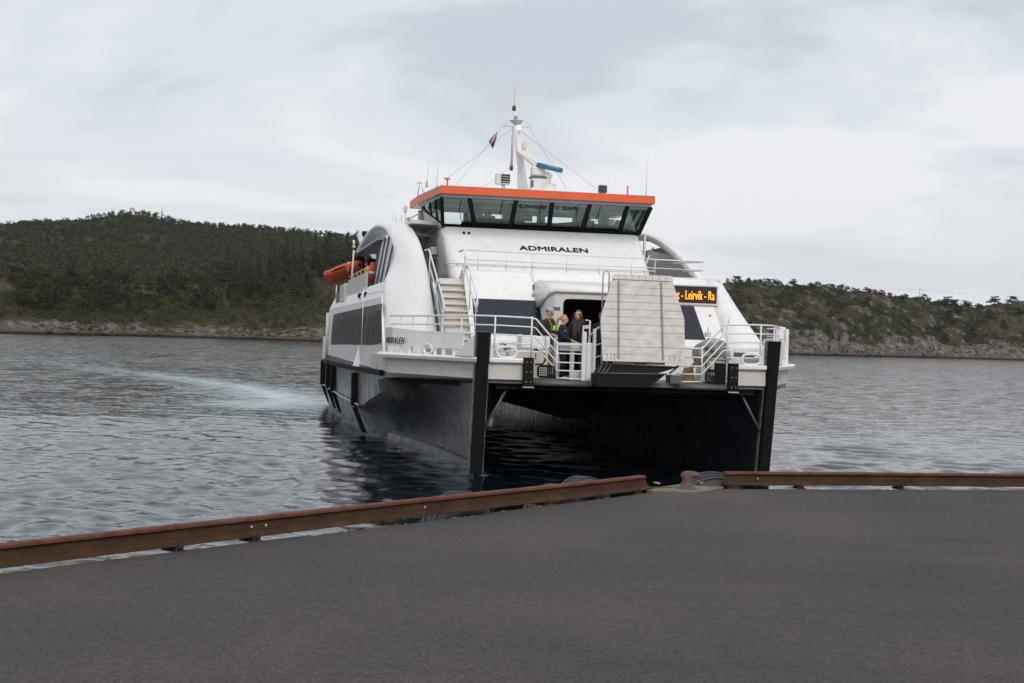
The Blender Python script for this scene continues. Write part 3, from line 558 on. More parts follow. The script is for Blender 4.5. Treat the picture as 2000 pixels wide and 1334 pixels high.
def terrain_mat():
    m = bpy.data.materials.new('heath_and_rock'); m.use_nodes = True; nt = m.node_tree; b = nt.nodes['Principled BSDF']; N = nt.nodes.new; L = nt.links.new
    g = N('ShaderNodeNewGeometry'); at = N('ShaderNodeAttribute'); at.attribute_name = 'tint'; b.inputs['Roughness'].default_value = 0.95; b.inputs['Specular IOR Level'].default_value = 0.15
    def noise(sc_, det=6, ro=0.6):
        n = N('ShaderNodeTexNoise'); n.inputs['Scale'].default_value = sc_; n.inputs['Detail'].default_value = det; n.inputs['Roughness'].default_value = ro; L(g.outputs['Position'], n.inputs['Vector']); return n.outputs[0]
    def ramp(v, st):
        r_ = N('ShaderNodeValToRGB'); el = r_.color_ramp.elements
        while len(el) < len(st): el.new(0.5)
        for e_, (p, c) in zip(el, st): e_.position = p; e_.color = (*c, 1)
        L(v, r_.inputs[0]); return r_.outputs[0]
    veg = ramp(noise(0.09), [(0.30, (0.030, 0.026, 0.014)), (0.42, (0.048, 0.033, 0.020)), (0.52, (0.055, 0.042, 0.022)), (0.60, (0.048, 0.054, 0.020)), (0.75, (0.088, 0.082, 0.034))])
    vf = ramp(noise(0.9), [(0.3, (0.55, 0.55, 0.55)), (0.7, (1.35, 1.35, 1.35))])
    v2 = N('ShaderNodeMix'); v2.data_type = 'RGBA'; v2.blend_type = 'MULTIPLY'; v2.inputs[0].default_value = 1; L(veg, v2.inputs[6]); L(vf, v2.inputs[7])
    rockc = ramp(noise(0.35, 9, 0.7), [(0.36, (0.028, 0.023, 0.020)), (0.48, (0.10, 0.088, 0.080)), (0.60, (0.20, 0.18, 0.165)), (0.80, (0.34, 0.31, 0.285))])
    fz = N('ShaderNodeMath'); fz.operation = 'MULTIPLY_ADD'; fz.inputs[1].default_value = 0.9; L(noise(0.22, 8, 0.7), fz.inputs[0]); L(at.outputs['Fac'], fz.inputs[2])
    mr = N('ShaderNodeMapRange'); mr.inputs[1].default_value = 0.93; mr.inputs[2].default_value = 1.03; L(fz.outputs[0], mr.inputs[0])
    mx_ = N('ShaderNodeMix'); mx_.data_type = 'RGBA'; L(mr.outputs[0], mx_.inputs[0]); L(v2.outputs[2], mx_.inputs[6]); L(rockc, mx_.inputs[7])
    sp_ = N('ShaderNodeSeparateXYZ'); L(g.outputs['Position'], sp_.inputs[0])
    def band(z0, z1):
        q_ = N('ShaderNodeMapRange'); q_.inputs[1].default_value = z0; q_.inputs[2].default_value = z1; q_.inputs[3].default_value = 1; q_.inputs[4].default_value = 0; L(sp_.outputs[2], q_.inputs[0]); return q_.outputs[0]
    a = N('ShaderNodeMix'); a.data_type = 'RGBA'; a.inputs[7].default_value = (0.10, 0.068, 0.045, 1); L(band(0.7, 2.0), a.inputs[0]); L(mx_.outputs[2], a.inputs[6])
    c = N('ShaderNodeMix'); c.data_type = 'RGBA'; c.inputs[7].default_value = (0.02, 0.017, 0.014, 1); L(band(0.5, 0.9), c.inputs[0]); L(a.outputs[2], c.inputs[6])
    L(c.outputs[2], b.inputs['Base Color'])
    bn = N('ShaderNodeBump'); bn.inputs['Distance'].default_value = 0.9; L(noise(0.5, 8, 0.7), bn.inputs['Height']); L(bn.outputs[0], b.inputs['Normal'])
    return m
M['terrain'] = terrain_mat()
def terrain(name, fn, pxs, Ds, rocky):
    PX, DD = np.meshgrid(pxs, Ds); PX = PX.astype(float); base = interp(PX, D0L if fn is hL else D0R); DD = base + DD
    Z, T, rk = fn(PX, DD); X = DD * (PX - 1000) / FPX; Y = DD
    gz = np.abs(np.gradient(Z, axis=0) / (np.gradient(DD, axis=0) + 1e-6))
    if rocky: rock = 0.34 + 0.34 * np.clip(1 - T / 34, 0, 1) + 0.62 * rk + 0.10 * np.clip(gz, 0, 1.5) - 0.05
    else: rock = 0.22 + 0.31 * np.clip(1.15 - T / 15, 0, 1) + 0.60 * rk
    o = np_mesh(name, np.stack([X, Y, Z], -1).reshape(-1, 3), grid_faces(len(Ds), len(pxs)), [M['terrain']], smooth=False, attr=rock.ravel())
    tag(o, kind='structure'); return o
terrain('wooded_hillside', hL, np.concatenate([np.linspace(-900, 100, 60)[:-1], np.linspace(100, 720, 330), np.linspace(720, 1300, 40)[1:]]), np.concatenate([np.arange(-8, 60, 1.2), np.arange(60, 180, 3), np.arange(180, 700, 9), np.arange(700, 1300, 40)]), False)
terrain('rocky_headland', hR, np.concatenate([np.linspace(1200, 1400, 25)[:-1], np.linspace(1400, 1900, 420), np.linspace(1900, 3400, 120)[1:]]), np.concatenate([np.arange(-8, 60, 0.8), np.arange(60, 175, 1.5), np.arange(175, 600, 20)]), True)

# ---------------- trees
def foliage_mat(name, c0, c1):
    c0 = [c * .85 for c in c0]; c1 = [c * .9 for c in c1]
    m = bpy.data.materials.new(name); m.use_nodes = True; nt = m.node_tree; b = nt.nodes['Principled BSDF']; N = nt.nodes.new; L = nt.links.new
    at = N('ShaderNodeAttribute'); at.attribute_name = 'tint'; oi = N('ShaderNodeObjectInfo')
    ad = N('ShaderNodeMath'); ad.operation = 'MULTIPLY_ADD'; ad.inputs[1].default_value = 0.35; L(oi.outputs['Random'], ad.inputs[0]); L(at.outputs['Fac'], ad.inputs[2])
    r_ = N('ShaderNodeValToRGB'); r_.color_ramp.elements[0].position = 0.0; r_.color_ramp.elements[0].color = (*c0, 1); r_.color_ramp.elements[1].position = 1.1 / 1.2; r_.color_ramp.elements[1].color = (*c1, 1)
    L(ad.outputs[0], r_.inputs[0]); L(r_.outputs[0], b.inputs['Base Color']); b.inputs['Roughness'].default_value = 0.9; b.inputs['Specular IOR Level'].default_value = 0.1; return m
M['spruce'] = foliage_mat('spruce_needles', (0.012, 0.019, 0.011), (0.036, 0.045, 0.021)); M['pine'] = foliage_mat('pine_needles', (0.022, 0.032, 0.016), (0.066, 0.075, 0.035))
M['pinenear'] = foliage_mat('near_pine_needles', (0.016, 0.022, 0.010), (0.055, 0.058, 0.022))
M['birch'] = foliage_mat('turning_leaves', (0.045, 0.050, 0.014), (0.13, 0.12, 0.038)); M['bark'] = mat('bark', (0.075, 0.055, 0.045), 0.9)
def tri_soup(P, N_dir, size, rng, flat=0.5):     # random triangles around points
    n = len(P); a = rng.normal(size=(n, 3)); a[:, 2] *= flat; a /= np.linalg.norm(a, axis=1, keepdims=True); b = rng.normal(size=(n, 3)); b[:, 2] *= flat; b -= a * (a * b).sum(1, keepdims=True); b /= np.linalg.norm(b, axis=1, keepdims=True)
    s = (size * (0.7 + 0.6 * rng.random(n)))[:, None]
    return np.stack([P + a * s, P - a * s * .5 + b * s * .8, P - a * s * .5 - b * s * .8], 1)
def spruce_tmpl(rng, layers=13, br=8):
    T = []; 
    for i in range(layers):
        f = i / (layers - 1); z = 0.10 + 0.88 * f; rad = 0.235 * (1 - f) ** 0.85 + 0.008; k = max(4, int(br * (1 - f * .5)))
        for j in range(k):
            a = rng.random() * 6.283; r_ = rad * (0.7 + 0.5 * rng.random()); w = 0.05 * (1 - f * .6) + .012; dz = -0.035 - 0.05 * rng.random()
            c, s = math.cos(a), math.sin(a); tip = np.array([c * r_, s * r_, z + dz]); root = np.array([c * .01, s * .01, z + .035])
            l = np.array([-s * w + c * r_ * .45, c * w + s * r_ * .45, z + dz * .3 - .012]); r2 = np.array([s * w + c * r_ * .45, -c * w + s * r_ * .45, z + dz * .3 - .012])
            T += [[root, l, tip], [root, tip, r2]]
            m_ = (l + r2) / 2; T.append([l * .8 + tip * .2, r2 * .8 + tip * .2, m_ + np.array([0, 0, -.055 - .03 * rng.random()])])
    return np.array(T)
def pine_tmpl(rng, clumps=9, per=26, low=0.35, wide=0.30, ts=0.055):
    P = []
    for i in range(clumps):
        z = low + (0.95 - low) * rng.random(); rr = wide * (1.05 - abs((z - (low + .2)) * 1.0)) * rng.random() ** .5; a = rng.random() * 6.283; c = np.array([rr * math.cos(a), rr * math.sin(a), z]); q_ = rng.normal(size=(per, 3)) * np.array([.075, .075, .042]) * (wide / .3); P.append(c + q_)
    P = np.concatenate(P); return tri_soup(P, None, ts, rng, .55)
def trunk_tmpl(h=0.9, r=0.018, n=5, limbs=0, rng=None):
    V = []; F = []
    def seg(a, b, r0, r1):
        a = np.array(a, float); b = np.array(b, float); d = b - a; d /= np.linalg.norm(d); u_ = np.cross(d, [0.3, 0.9, 0.1]); u_ /= np.linalg.norm(u_); w = np.cross(d, u_); T = []
        for k in range(n):
            a0 = 6.283 * k / n; a1 = 6.283 * (k + 1) / n; p = [a + (u_ * math.cos(x) + w * math.sin(x)) * r0 for x in (a0, a1)]; q_ = [b + (u_ * math.cos(x) + w * math.sin(x)) * r1 for x in (a0, a1)]
            T += [[p[0], p[1], q_[1]], [p[0], q_[1], q_[0]]]
        return T
    T = seg((0, 0, -.06), (0.01, 0, h * .5), r * 1.2, r * .8) + seg((0.01, 0, h * .5), (0, .01, h), r * .8, r * .25)
    for i in range(limbs):
        z = h * (.35 + .5 * rng.random()); a = rng.random() * 6.28; T += seg((0, 0, z), (.2 * math.cos(a), .2 * math.sin(a), z + .1), r * .4, r * .15)
    return np.array(T)
def tri_mesh(name, T, mats, tint=None, mi=None):
    V = T.reshape(-1, 3); F = np.arange(len(V)).reshape(-1, 3); me_o = np_mesh(name, V, F, mats, smooth=False, matidx=mi, attr=None if tint is None else tint); return me_o
rt = np.random.default_rng(3)
TM = {'spruce': [spruce_tmpl(rt) for _ in range(4)], 'pine': [pine_tmpl(rt) for _ in range(5)], 'bush': [pine_tmpl(rt, 7, 16, .12, .42, .08) for _ in range(4)], 'far': [pine_tmpl(rt, 7, 8, .15, .34, .11) for _ in range(6)], 'farspruce': [spruce_tmpl(rt, 6, 6) for _ in range(3)]}
def scatter(name, fn, spots, label, cat, matname):     # spots: (px, D, kind, height)
    out = []; tints = []; 
    px = np.array([s[0] for s in spots], float); D = np.array([s[1] for s in spots], float); Z, T_, _ = fn(px, D)
    for i, s in enumerate(spots):
        tm = TM[s[2]][rt.integers(len(TM[s[2]]))]; a = rt.random() * 6.283; h = s[3]; c, sn = math.cos(a), math.sin(a); Rm = np.array([[c, -sn, 0], [sn, c, 0], [0, 0, 1]]); w = 0.85 + .5 * rt.random()
        V = (tm.reshape(-1, 3) * np.array([w, w, 1])) @ Rm.T * h; V = V + np.array([D[i] * (px[i] - 1000) / FPX, D[i], Z[i] - .1]); out.append(V)
        t0 = rt.random() * .30 + .45 * float(fbm(np.array(V[0, 0] * .012 + 40), np.array(V[0, 1] * .012 + 9), 3)); tints.append(np.repeat(t0 + .45 * rt.random(len(tm)), 3))
    o = tri_mesh(name, np.concatenate(out).reshape(-1, 3, 3), [M[matname]], np.concatenate(tints)); tag(o, label, cat, kind='stuff'); return o
def mk(fn, n, pxr, tr, kind, hr, D0tab, cond=None):
    s = []
    while len(s) < n:
        px = rt.uniform(*pxr); d = interp(px, D0tab) + rt.uniform(*tr)
        if cond and not cond(px, d): continue
        s.append((px, d, kind, rt.uniform(*hr)))
    return s
dens = lambda px, d: fbm(np.array(px * .05), np.array(d * .05), 3) > .33
scatter('hillside_forest', hL, mk(hL, 7600, (-200, 800), (185, 660), 'far', (2.8, 5.8), D0L, dens) + mk(hL, 500, (150, 780), (190, 420), 'farspruce', (6, 10), D0L) + mk(hL, 600, (-900, -200), (190, 660), 'far', (5, 9), D0L), 'dark green pine forest covering the far hillside on the left', 'forest', 'pine')
scatter('shore_bushes', hL, mk(hL, 1250, (-60, 760), (15, 95), 'bush', (0.9, 2.9), D0L), 'low juniper and birch bushes on the heath above the left shore rocks', 'bushes', 'pine')
scatter('autumn_bushes', hL, mk(hL, 420, (0, 760), (20, 100), 'bush', (1.0, 2.8), D0L), 'yellowing birch scrub among the near wood on the left shore', 'bushes', 'birch')
scatter('heath_bushes', hR, mk(hR, 2300, (1380, 1990), (14, 150), 'bush', (0.9, 2.9), D0R, lambda px, d: fbm(np.array(px * .03), np.array(d * .05), 3) > .47) + mk(hR, 700, (1990, 3300), (14, 150), 'bush', (1.5, 5), D0R), 'dark juniper bushes dotted over the rocky headland on the right', 'bushes', 'pine')
SKYP = []
# individually built trees, sharing meshes
def tmpl_obj(kind, crown, trunk, m):
    return (kind, tri_mesh('crown', crown, [M[m]], np.repeat(.1 + .75 * rt.random(len(crown)), 3)), tri_mesh('trunk', trunk, [M['bark']]))
PROTO = []
for i in range(5): PROTO.append(tmpl_obj('spruce_tree', spruce_tmpl(rt, 17, 10), trunk_tmpl(.95, .014), 'spruce'))
for i in range(5): PROTO.append(tmpl_obj('pine_tree', pine_tmpl(rt, 15, 36, .16, .30, .052), trunk_tmpl(.85, .02, 5, 3, rt), 'pinenear'))
for i in range(3): PROTO.append(tmpl_obj('birch_tree', pine_tmpl(rt, 11, 30, .25, .26, .05), trunk_tmpl(.85, .016, 5, 3, rt), 'birch'))
for i in range(4): PROTO.append(tmpl_obj('pine_tree', pine_tmpl(rt, 14, 40, .10, .36, .06), trunk_tmpl(.8, .02, 5, 3, rt), 'pinenear'))
def tree(k, fn, px, D, h, label, group, w=1.0, lean=0):
    Z, _, _ = fn(np.array([float(px)]), np.array([float(D)])); e_ = empty(PROTO[k][0], (D * (px - 1000) / FPX, D, float(Z[0])), rt.random() * 6.28); e_.scale = (h * w, h * w, h)
    for o in PROTO[k][1:]:
        c = o.copy(); col.objects.link(c); c.parent = e_
    tag(e_, label, 'tree', group); return e_
n1 = 0; cand = []
while len(cand) < 260:
    px = rt.uniform(20, 760); tt = rt.uniform(30, 150)
    u_ = np.interp(px, [0, 150, 300, 520, 640, 760], [.9, .9, .8, .75, .6, .5])
    lo = np.interp(px, [0, 250, 330, 520, 580, 640, 760], [32, 34, 40, 45, 60, 85, 90])
    if tt < lo or rt.random() > .55 + tt / 200: continue
    cand.append((px, tt))
for px, tt in cand:
    D = interp(px, D0L) + tt
    if px > 430 and tt > 60 and rt.random() < .85: k = rt.integers(0, 5); h = rt.uniform(11, 17); lb = 'dark spruce in the near wood behind the left shore'; gp = 'spruces of the near wood on the left shore'; w = .95
    elif rt.random() < .22: k = rt.integers(10, 13); h = rt.uniform(3.5, 6.5); lb = 'small yellowing birch at the edge of the near wood on the left shore'; gp = 'birches of the near wood on the left shore'; w = 1.3
    else: k = rt.integers(5, 10); h = rt.uniform(5, 9); lb = 'bushy pine in the near wood behind the left shore'; gp = 'pines of the near wood on the left shore'; w = 1.15
    tree(k, hL, px, D, h, lb, gp, w)
sky_pines = [(1437, 4.5, 1.7), (1458, 2.4, 1.5), (1470, 2.6, 1.4), (1481, 2.6, 1.2), (1497, 3.6, 1.3), (1511, 4.6, 1.5), (1523, 3.0, 1.4), (1545, 4.4, 1.3), (1556, 3.2, 1.6), (1568, 3.2, 1.3), (1581, 3.4, 1.5), (1593, 3.0, 1.3), (1610, 3.6, 1.5), (1622, 3.4, 1.4), (1640, 3.5, 1.3), (1651, 3.2, 1.3), (1663, 3.2, 1.2), (1672, 3.5, 1.3), (1691, 4.2, 1.5), (1706, 2.8, 1.3), (1718, 3.0, 1.4), (1735, 2.8, 1.4), (1758, 3.4, 2.0), (1766, 2.6, 1.8), (1802, 3.4, 1.5), (1812, 3.0, 1.4), (1835, 5.5, 1.5), (1848, 6.5, 1.5), (1862, 5.5, 1.6), (1885, 6, 1.5), (1910, 5, 1.6), (1940, 6.5, 1.4), (1975, 6, 1.5)]
for i, (px, h, w) in enumerate(sky_pines):
    if i in (0, 18, 22): lb = {0: 'bushy pine on the right skyline, nearest to the ferry', 18: 'spiky pine standing alone above the middle of the right skyline', 22: 'broad low pine on the right skyline, just left of the utility pole'}[i]; gp = None
    else: lb = 'wind-bent pine on the skyline of the rocky headland'; gp = 'pines on the right skyline'
    tree(13 + i % 4, hR, px, interp(px, D0R) + 146, h * .95, lb, gp, w * 1.15)
for px, tt, h in ((1690, 88, 4), (1692, 95, 5), (1830, 60, 5), (1845, 30, 6), (1850, 90, 7), (1860, 60, 6), (1620, 60, 3), (1640, 45, 3), (1870, 110, 7), (1900, 40, 6), (1930, 80, 7), (1960, 50, 6), (1990, 90, 7)):
    tree(rt.integers(5, 10), hR, px, interp(px, D0R) + tt, h, 'dark bushy pine on the slope of the rocky headland', 'pines on the slope of the right headland', 1.3)
for px in [165, 172, 185, 190, 196, 206, 213, 230, 272, 276, 283, 296, 322, 328, 334, 343, 352, 362, 375, 385, 400, 412, 424, 440, 452, 470, 486, 500, 512, 531, 545, 560, 580, 600, 620, 640, 655, 670, 690]:
    tree(13 + int(rt.integers(0, 4)), hL, px, 1150, rt.uniform(2.6, 4.4), 'small pine standing on the ridge line of the left hill', 'pines along the left ridge', 1.0)
for k in PROTO:
    for o in k[1:]: bpy.data.objects.remove(o)
# shore boulders
q = MB(); rb = random.Random(4)
def boulders(fn, tab, n, pxr):
    for i in range(n):
        px = rb.uniform(*pxr); D = interp(px, tab) + rb.uniform(-1, 10); z = float(fn(np.array([px]), np.array([D]))[0][0]); 
        if z < -.5: continue
        r0 = rb.uniform(.3, 1.15); c = (D * (px - 1000) / FPX, D, max(z, .1)); vs = []; 
        pts = [Vector((rb.gauss(0, 1), rb.gauss(0, 1), rb.gauss(0, .7))).normalized() * r0 * rb.uniform(.75, 1.1) for _ in range(12)]
        bm = bmesh.new(); [bm.verts.new(p) for p in pts]; bmesh.ops.convex_hull(bm, input=bm.verts); bm.verts.ensure_lookup_table(); bm.verts.index_update()
        q.add([(v.co.x * 1.5 + c[0], v.co.y + c[1], v.co.z * .75 + c[2]) for v in bm.verts], [tuple(v.index for v in f.verts) for f in bm.faces]); bm.free()
boulders(hL, D0L, 420, (80, 760)); boulders(hR, D0R, 360, (1500, 2000))
b_ = q.build('shore_boulders', M['terrain']); a = b_.data.attributes.new('tint', 'FLOAT', 'POINT'); a.data.foreach_set('value', np.full(len(b_.data.vertices), .9, np.float32)); tag(b_, 'pale boulders strewn along the waterline of both shores', 'boulders', kind='stuff')
# radio mast and utility pole
def hill_pos(fn, px, D): z = float(fn(np.array([float(px)]), np.array([float(D)]))[0][0]); return Vector((D * (px - 1000) / FPX, D, z))
p = hill_pos(hL, 309, 1130); t = empty('radio_mast', p); tag(t, 'thin grey lattice radio mast on top of the left hill', 'radio mast')
b_ = MB()
for k in range(3):
    a = k * 2.094; b_.tube([(.9 * math.cos(a), .9 * math.sin(a), 0), (.35 * math.cos(a), .35 * math.sin(a), 10)], .09, 5)
for i in range(9):
    z = i * 1.1; r0 = .9 - .055 * z
    for k in range(3):
        a = k * 2.094; a2 = a + 2.094; b_.tube([(r0 * math.cos(a), r0 * math.sin(a), z), (r0 * math.cos(a2), r0 * math.sin(a2), z + 1.1)], .04, 4)
b_.build('lattice', M['dkgrey'], t); b_ = MB(); b_.tube([(0, 0, 9.8), (0, 0, 14.5)], [.16, .08], 6); b_.build('antenna', M['dkgrey'], t)
b_ = MB(); b_.bb(-.6, .6, -.4, .4, 6.2, 8.4); b_.build('panel_antenna', M['grey'], t)
p = hill_pos(hR, 1793, interp(1793, D0R) + 148); t = empty('utility_pole', p); tag(t, 'thin utility pole with a wire on the right skyline', 'utility pole')
b_ = MB(); b_.tube([(0, 0, -.5), (0, 0, 5.5)], [.14, .1], 6); b_.build('pole', M['dkgrey'], t); b_ = MB(); b_.bb(-.8, .8, -.06, .06, 5.0, 5.2); b_.build('crossarm', M['dkgrey'], t)
b_ = MB(); b_.tube([(-28, 4, 5.9), (-14, 2, 5.0), (0, 0, 5.2), (14, -2, 3.6), (28, -4, 3.4)], .035, 4); b_.build('wire', M['dkgrey'], t)
# ================================================================== FERRY   (frame: x to the viewer's right, y aft, z up from the waterline)
F = empty('ferry', (SHIP.x, SHIP.y, 0), PSI)
tag(F, 'white and navy catamaran passenger ferry coming in bow first with its boarding ramp raised', 'ferry')
ZD = 2.40
def part(mb, name, m, bevel=0.0, parent=None, **k): return mb.build(name, m, parent or F, bevel=bevel, **k)
def SP(z): return 5.5 - 1.05 * (5.35 - z)          # raked front slab: y at height z
def FP(z): return 9.0 + 1.2 * (z - 5.1)            # upper raked face

# ---- hulls
def tabs(t): return lambda s: float(np.interp(s, [a for a, b in t], [b for a, b in t]))
sheer = tabs([(0.3, 3.72), (3.9, 5.60), (8, 5.62), (34, 5.60)])
kn_t = tabs([(0.3, 3.72), (2, 4.10), (3.5, 4.6), (5, 5.1), (7, 5.5), (9, 5.6), (34, 5.6)]); kn_z = tabs([(0.3, 2.30), (2, 2.22), (3.5, 2.14), (5, 1.98), (7, 1.72), (9, 1.45), (11, 1.2), (13, 1.02), (16, .98), (34, .95)])
wl_o = tabs([(0.6, 3.70), (2, 3.62), (4, 3.66), (6.4, 3.84), (8, 4.0), (10.3, 4.3), (12.4, 4.66), (15, 5.0), (21.7, 5.28), (34, 5.35)])
wl_i = tabs([(0.6, 3.66), (2, 3.35), (4, 3.0), (7, 2.7), (12, 2.5), (34, 2.45)])
ss = [0.3, .8, 1.4, 2, 2.8, 3.5, 4.2, 5, 6, 7, 8, 9, 10, 11, 12, 13, 14.5, 17, 20, 24, 28, 31, 33.4]
for sg in (-1, 1):
    q = MB(); rows = []
    for s in ss:
        w = wl_o(s); k = kn_t(s); kz = kn_z(s); st = sheer(s); rk = lambda z: max(0, (0.63 - 0.25 * z / 1.0 * .6)) if s < .5 else 0
        row = []
        conc = float(np.interp(s, [.3, 3, 8, 13, 16], [1.2, 1.2, 1.1, .7, .2]))
        for f in (1, .85, .7, .55, .4, .25, .1, 0):
            z = kz * f; tt = w + (k - w) * (f ** (1 + 1.6 * conc) if s < 14 else f); row.append((tt, z))
        pts = [(st, 2.40), (st, (2.40 + kz) / 2 + .02)] + row + [(w - .05, -.35), ((w + wl_i(s)) / 2, -1.0), (wl_i(s) + .05, -.35), (wl_i(s), 0.0), (wl_i(s) + .02, 0.8), (max(wl_i(s) - .25, 2.2) if s > 1 else wl_i(s), 1.5), (min(wl_i(s), 3.5) - .6 * min(1, (s - .3) / 2), 2.0), (min(wl_i(s), 3.5) - .8 * min(1, (s - .3) / 2), 2.22)]
        rows.append([(sg * x, s + (.36 * (1 - min(z, 2.4) / 2.4) if s < 2.9 else 0) * (1 - (s - .3) / 2.6 if s < 2.9 else 0), z) for x, z in pts])
    q.grid(rows); last = rows[-1]; q.add(last, [tuple(range(len(last)))])
    h = part(q, 'hull', M['navy']); es = h.modifiers.new('split', 'EDGE_SPLIT'); es.split_angle = R(24)
    # waterline step
    q = MB(); rows = []
    for s in (0.75, 2, 4, 6, 8, 10, 12):
        w = wl_o(s); rows.append([(sg * (w - .05), s, .32), (sg * (w + .14 * min(1, s / 3)), s, .25), (sg * (w + .15 * min(1, s / 3)), s, 0), (sg * (w + .1), s, -.5)])
    q.grid(rows, smooth=False); part(q, 'spray_step', M['navy'], parent=F)
    # white strip above the knuckle, ledge, bulwark
    q = MB(); rows = []
    for s, x in ((.22, 3.72), (2, 4.62), (3.9, 5.60), (6, 5.62), (9, 5.62)):
        rows.append([(sg * x, s, 2.40), (sg * (x + .0), s, 2.84)])
    q.grid(rows, smooth=False); part(q, 'hull_strip', M['strip'], solid=0.05, autos=False)
    q = MB(); led = [(.20, 3.74), (2, 4.66), (3.9, 5.66), (4.8, 5.72), (5.6, 5.66)]
    rows = []
    for i, (s, x) in enumerate(led):
        dx = .12 if i < 4 else .0; rows.append([(sg * (x - .3), s, 2.94), (sg * (x + dx * .7), s - dx * .5, 2.93), (sg * (x + dx), s - dx * .6, 2.88), (sg * (x + dx * .8), s - dx * .5, 2.80), (sg * (x - .3), s, 2.80)])
    q.grid(rows, smooth=False); part(q, 'gunwale_ledge', M['white'])
    # bulwark plate with slots beneath
    q = MB()
    def bw(s): return float(np.interp(s, [.2, 3.9, 6], [3.70, 5.56, 5.58]))
    a, b_ = (1.0, 5.6)
    rows = [[(sg * (bw(s) - .02), s, 3.10), (sg * (bw(s) - .05), s, float(np.interp(s, [1.0, 2.6, 4.2], [3.52, 3.52, 3.60])))] for s in (1.0, 1.8, 2.6, 3.3, 3.9, 4.6, 5.6)]
    q.grid(rows, smooth=False); part(q, 'bulwark', M['white'], solid=.04)
    for s in (1.35, 1.75, 2.1, 2.65, 3.15, 3.5):
        q = MB(); q.box((sg * (bw(s) - .05), s, 3.01), (.06, .07, .16), rz=-sg * R(27)); part(q, 'bulwark_bracket', M['white'])
    q = MB(); pts = [(sg * (bw(2.35 + .17 * math.cos(a_)) - .03), 2.35 + .17 * math.cos(a_), 3.06 + .12 * math.sin(a_)) for a_ in np.linspace(0, 2 * math.pi, 21)]
    q.tube(pts, .035, 8, cap=False); part(q, 'fairlead', M['white'])
    # dark machinery locker behind the slots
    q = MB(); q.box((sg * 4.35, 3.0, 2.95), (.5, 1.6, .25)); part(q, 'deck_locker', M['grey'])
    # stem fender and its backing, gusset
    q = MB(); fx = .15
    zs = [0.06, 1.2, 2.4, 3.53]
    rk_ = lambda z: .56 * (1 - z / 3.53)
    rows = []
    for z in zs: y = rk_(z); rows.append([(sg * 3.70 - fx, y + .22, z), (sg * 3.70 - fx, y + .02, z), (sg * 3.70 - fx * .8, y - .03, z), (sg * 3.70 + fx * .8, y - .03, z), (sg * 3.70 + fx, y + .02, z), (sg * 3.70 + fx, y + .22, z)])
    q.grid(rows, smooth=False); q.add(rows[-1], [(0, 1, 2, 3, 4, 5)]); q.add(rows[0], [(0, 1, 2, 3, 4, 5)]); fe = part(q, 'stem_fender', M['rubber'])
    q = MB(); rows = [[(sg * 3.70 - fx - .035, rk_(z) + .25, z), (sg * 3.70 - fx - .035, rk_(z) + .12, z), (sg * 3.70 + fx + .035, rk_(z) + .12, z), (sg * 3.70 + fx + .035, rk_(z) + .25, z)] for z in zs]
    q.grid(rows, smooth=False); q.add([(sg * 3.70 - fx - .03, 0.0, 3.535), (sg * 3.70 + fx + .03, 0.0, 3.535), (sg * 3.70 + fx + .03, .26, 3.535), (sg * 3.70 - fx - .03, .26, 3.535)], [(0, 1, 2, 3)]); part(q, 'fender_channel', M['channel'], solid=.01)
    q = MB(); q.prism([(sg * 3.92, .24, 3.46), (sg * 3.94, .26, 2.93), (sg * 4.28, .98, 2.93)], (-sg * .05, .03, 0)); part(q, 'bow_gusset', M['white'], bevel=.006)
    q = MB(); q.prism([(sg * 3.50, .24, 3.4), (sg * 3.50, .26, 2.93), (sg * 3.36, .26, 2.93)], (0, .04, 0)); part(q, 'bow_gusset', M['white'], bevel=.006)
    # inner bow panel between stem and black plate
    q = MB(); q.prism([(sg * 3.54, .22, 2.40), (sg * 2.70, .12, 2.40), (sg * 2.70, .12, 2.80), (sg * 3.54, .22, 2.80)], (0, .06, 0)); part(q, 'bow_panel', M['strip'])
    q = MB(); q.prism([(sg * 3.54, .12, 2.80), (sg * 2.62, .02, 2.80), (sg * 2.62, .5, 2.80), (sg * 3.54, .6, 2.80)], (0, 0, .12)); part(q, 'gunwale_ledge', M['white'], bevel=.03)
    q = MB(); cx = sg * 3.12; pts = [(cx + .24 * math.copysign(abs(math.cos(a_)) ** .6, math.cos(a_)), .14, 3.06 + .13 * math.copysign(abs(math.sin(a_)) ** .7, math.sin(a_))) for a_ in np.linspace(0, 2 * math.pi, 29)]
    q.tube(pts, .032, 8, cap=False); part(q, 'fairlead', M['white'])
    # black bolted plate fender
    q = MB(); q.bb(sg * 2.60 - .12, sg * 2.60 + .12, -.08, .10, 2.24, 2.95); pl = part(q, 'plate_fender', M['rubber'], bevel=.01)
    for zz in (2.36, 2.60, 2.84):
        for xx in (-.055, .055):
            q = MB(); q.tube([(sg * 2.60 + xx, -.08, zz), (sg * 2.60 + xx, -.092, zz)], .013, 8); q.build('bolt', M['grey'], pl)
    q = MB(); q.tube([(sg * 2.60 - .14, -.07, 2.23), (sg * 2.60 + .14, -.07, 2.23)], .02, 6); q.build('foot_bar', M['grey'], pl)
    if sg > 0:
        q = MB(); q.bb(2.22, 2.46, .12, .3, 2.42, 2.95); part(q, 'plate_fender', M['rubber'], bevel=.01)
    # bow strut below the wet deck
    q = MB(); q.tube([(sg * 3.52, .45, 1.25), (sg * 3.0, .5, 2.2)], .035, 6); part(q, 'bow_strut', M['dkgrey'])
    # stern fenders along the sponson
    q = MB(); rows = [[(sg * 5.6, s, z0), (sg * 5.76, s, z0), (sg * 5.78, s, z0 + .16), (sg * 5.6, s, z0 + .17)] for s, z0 in ((1.6 + 1.9, 2.26), (9, 2.22), (13, 2.14), (20, 2.06), (33.6, 1.95))]
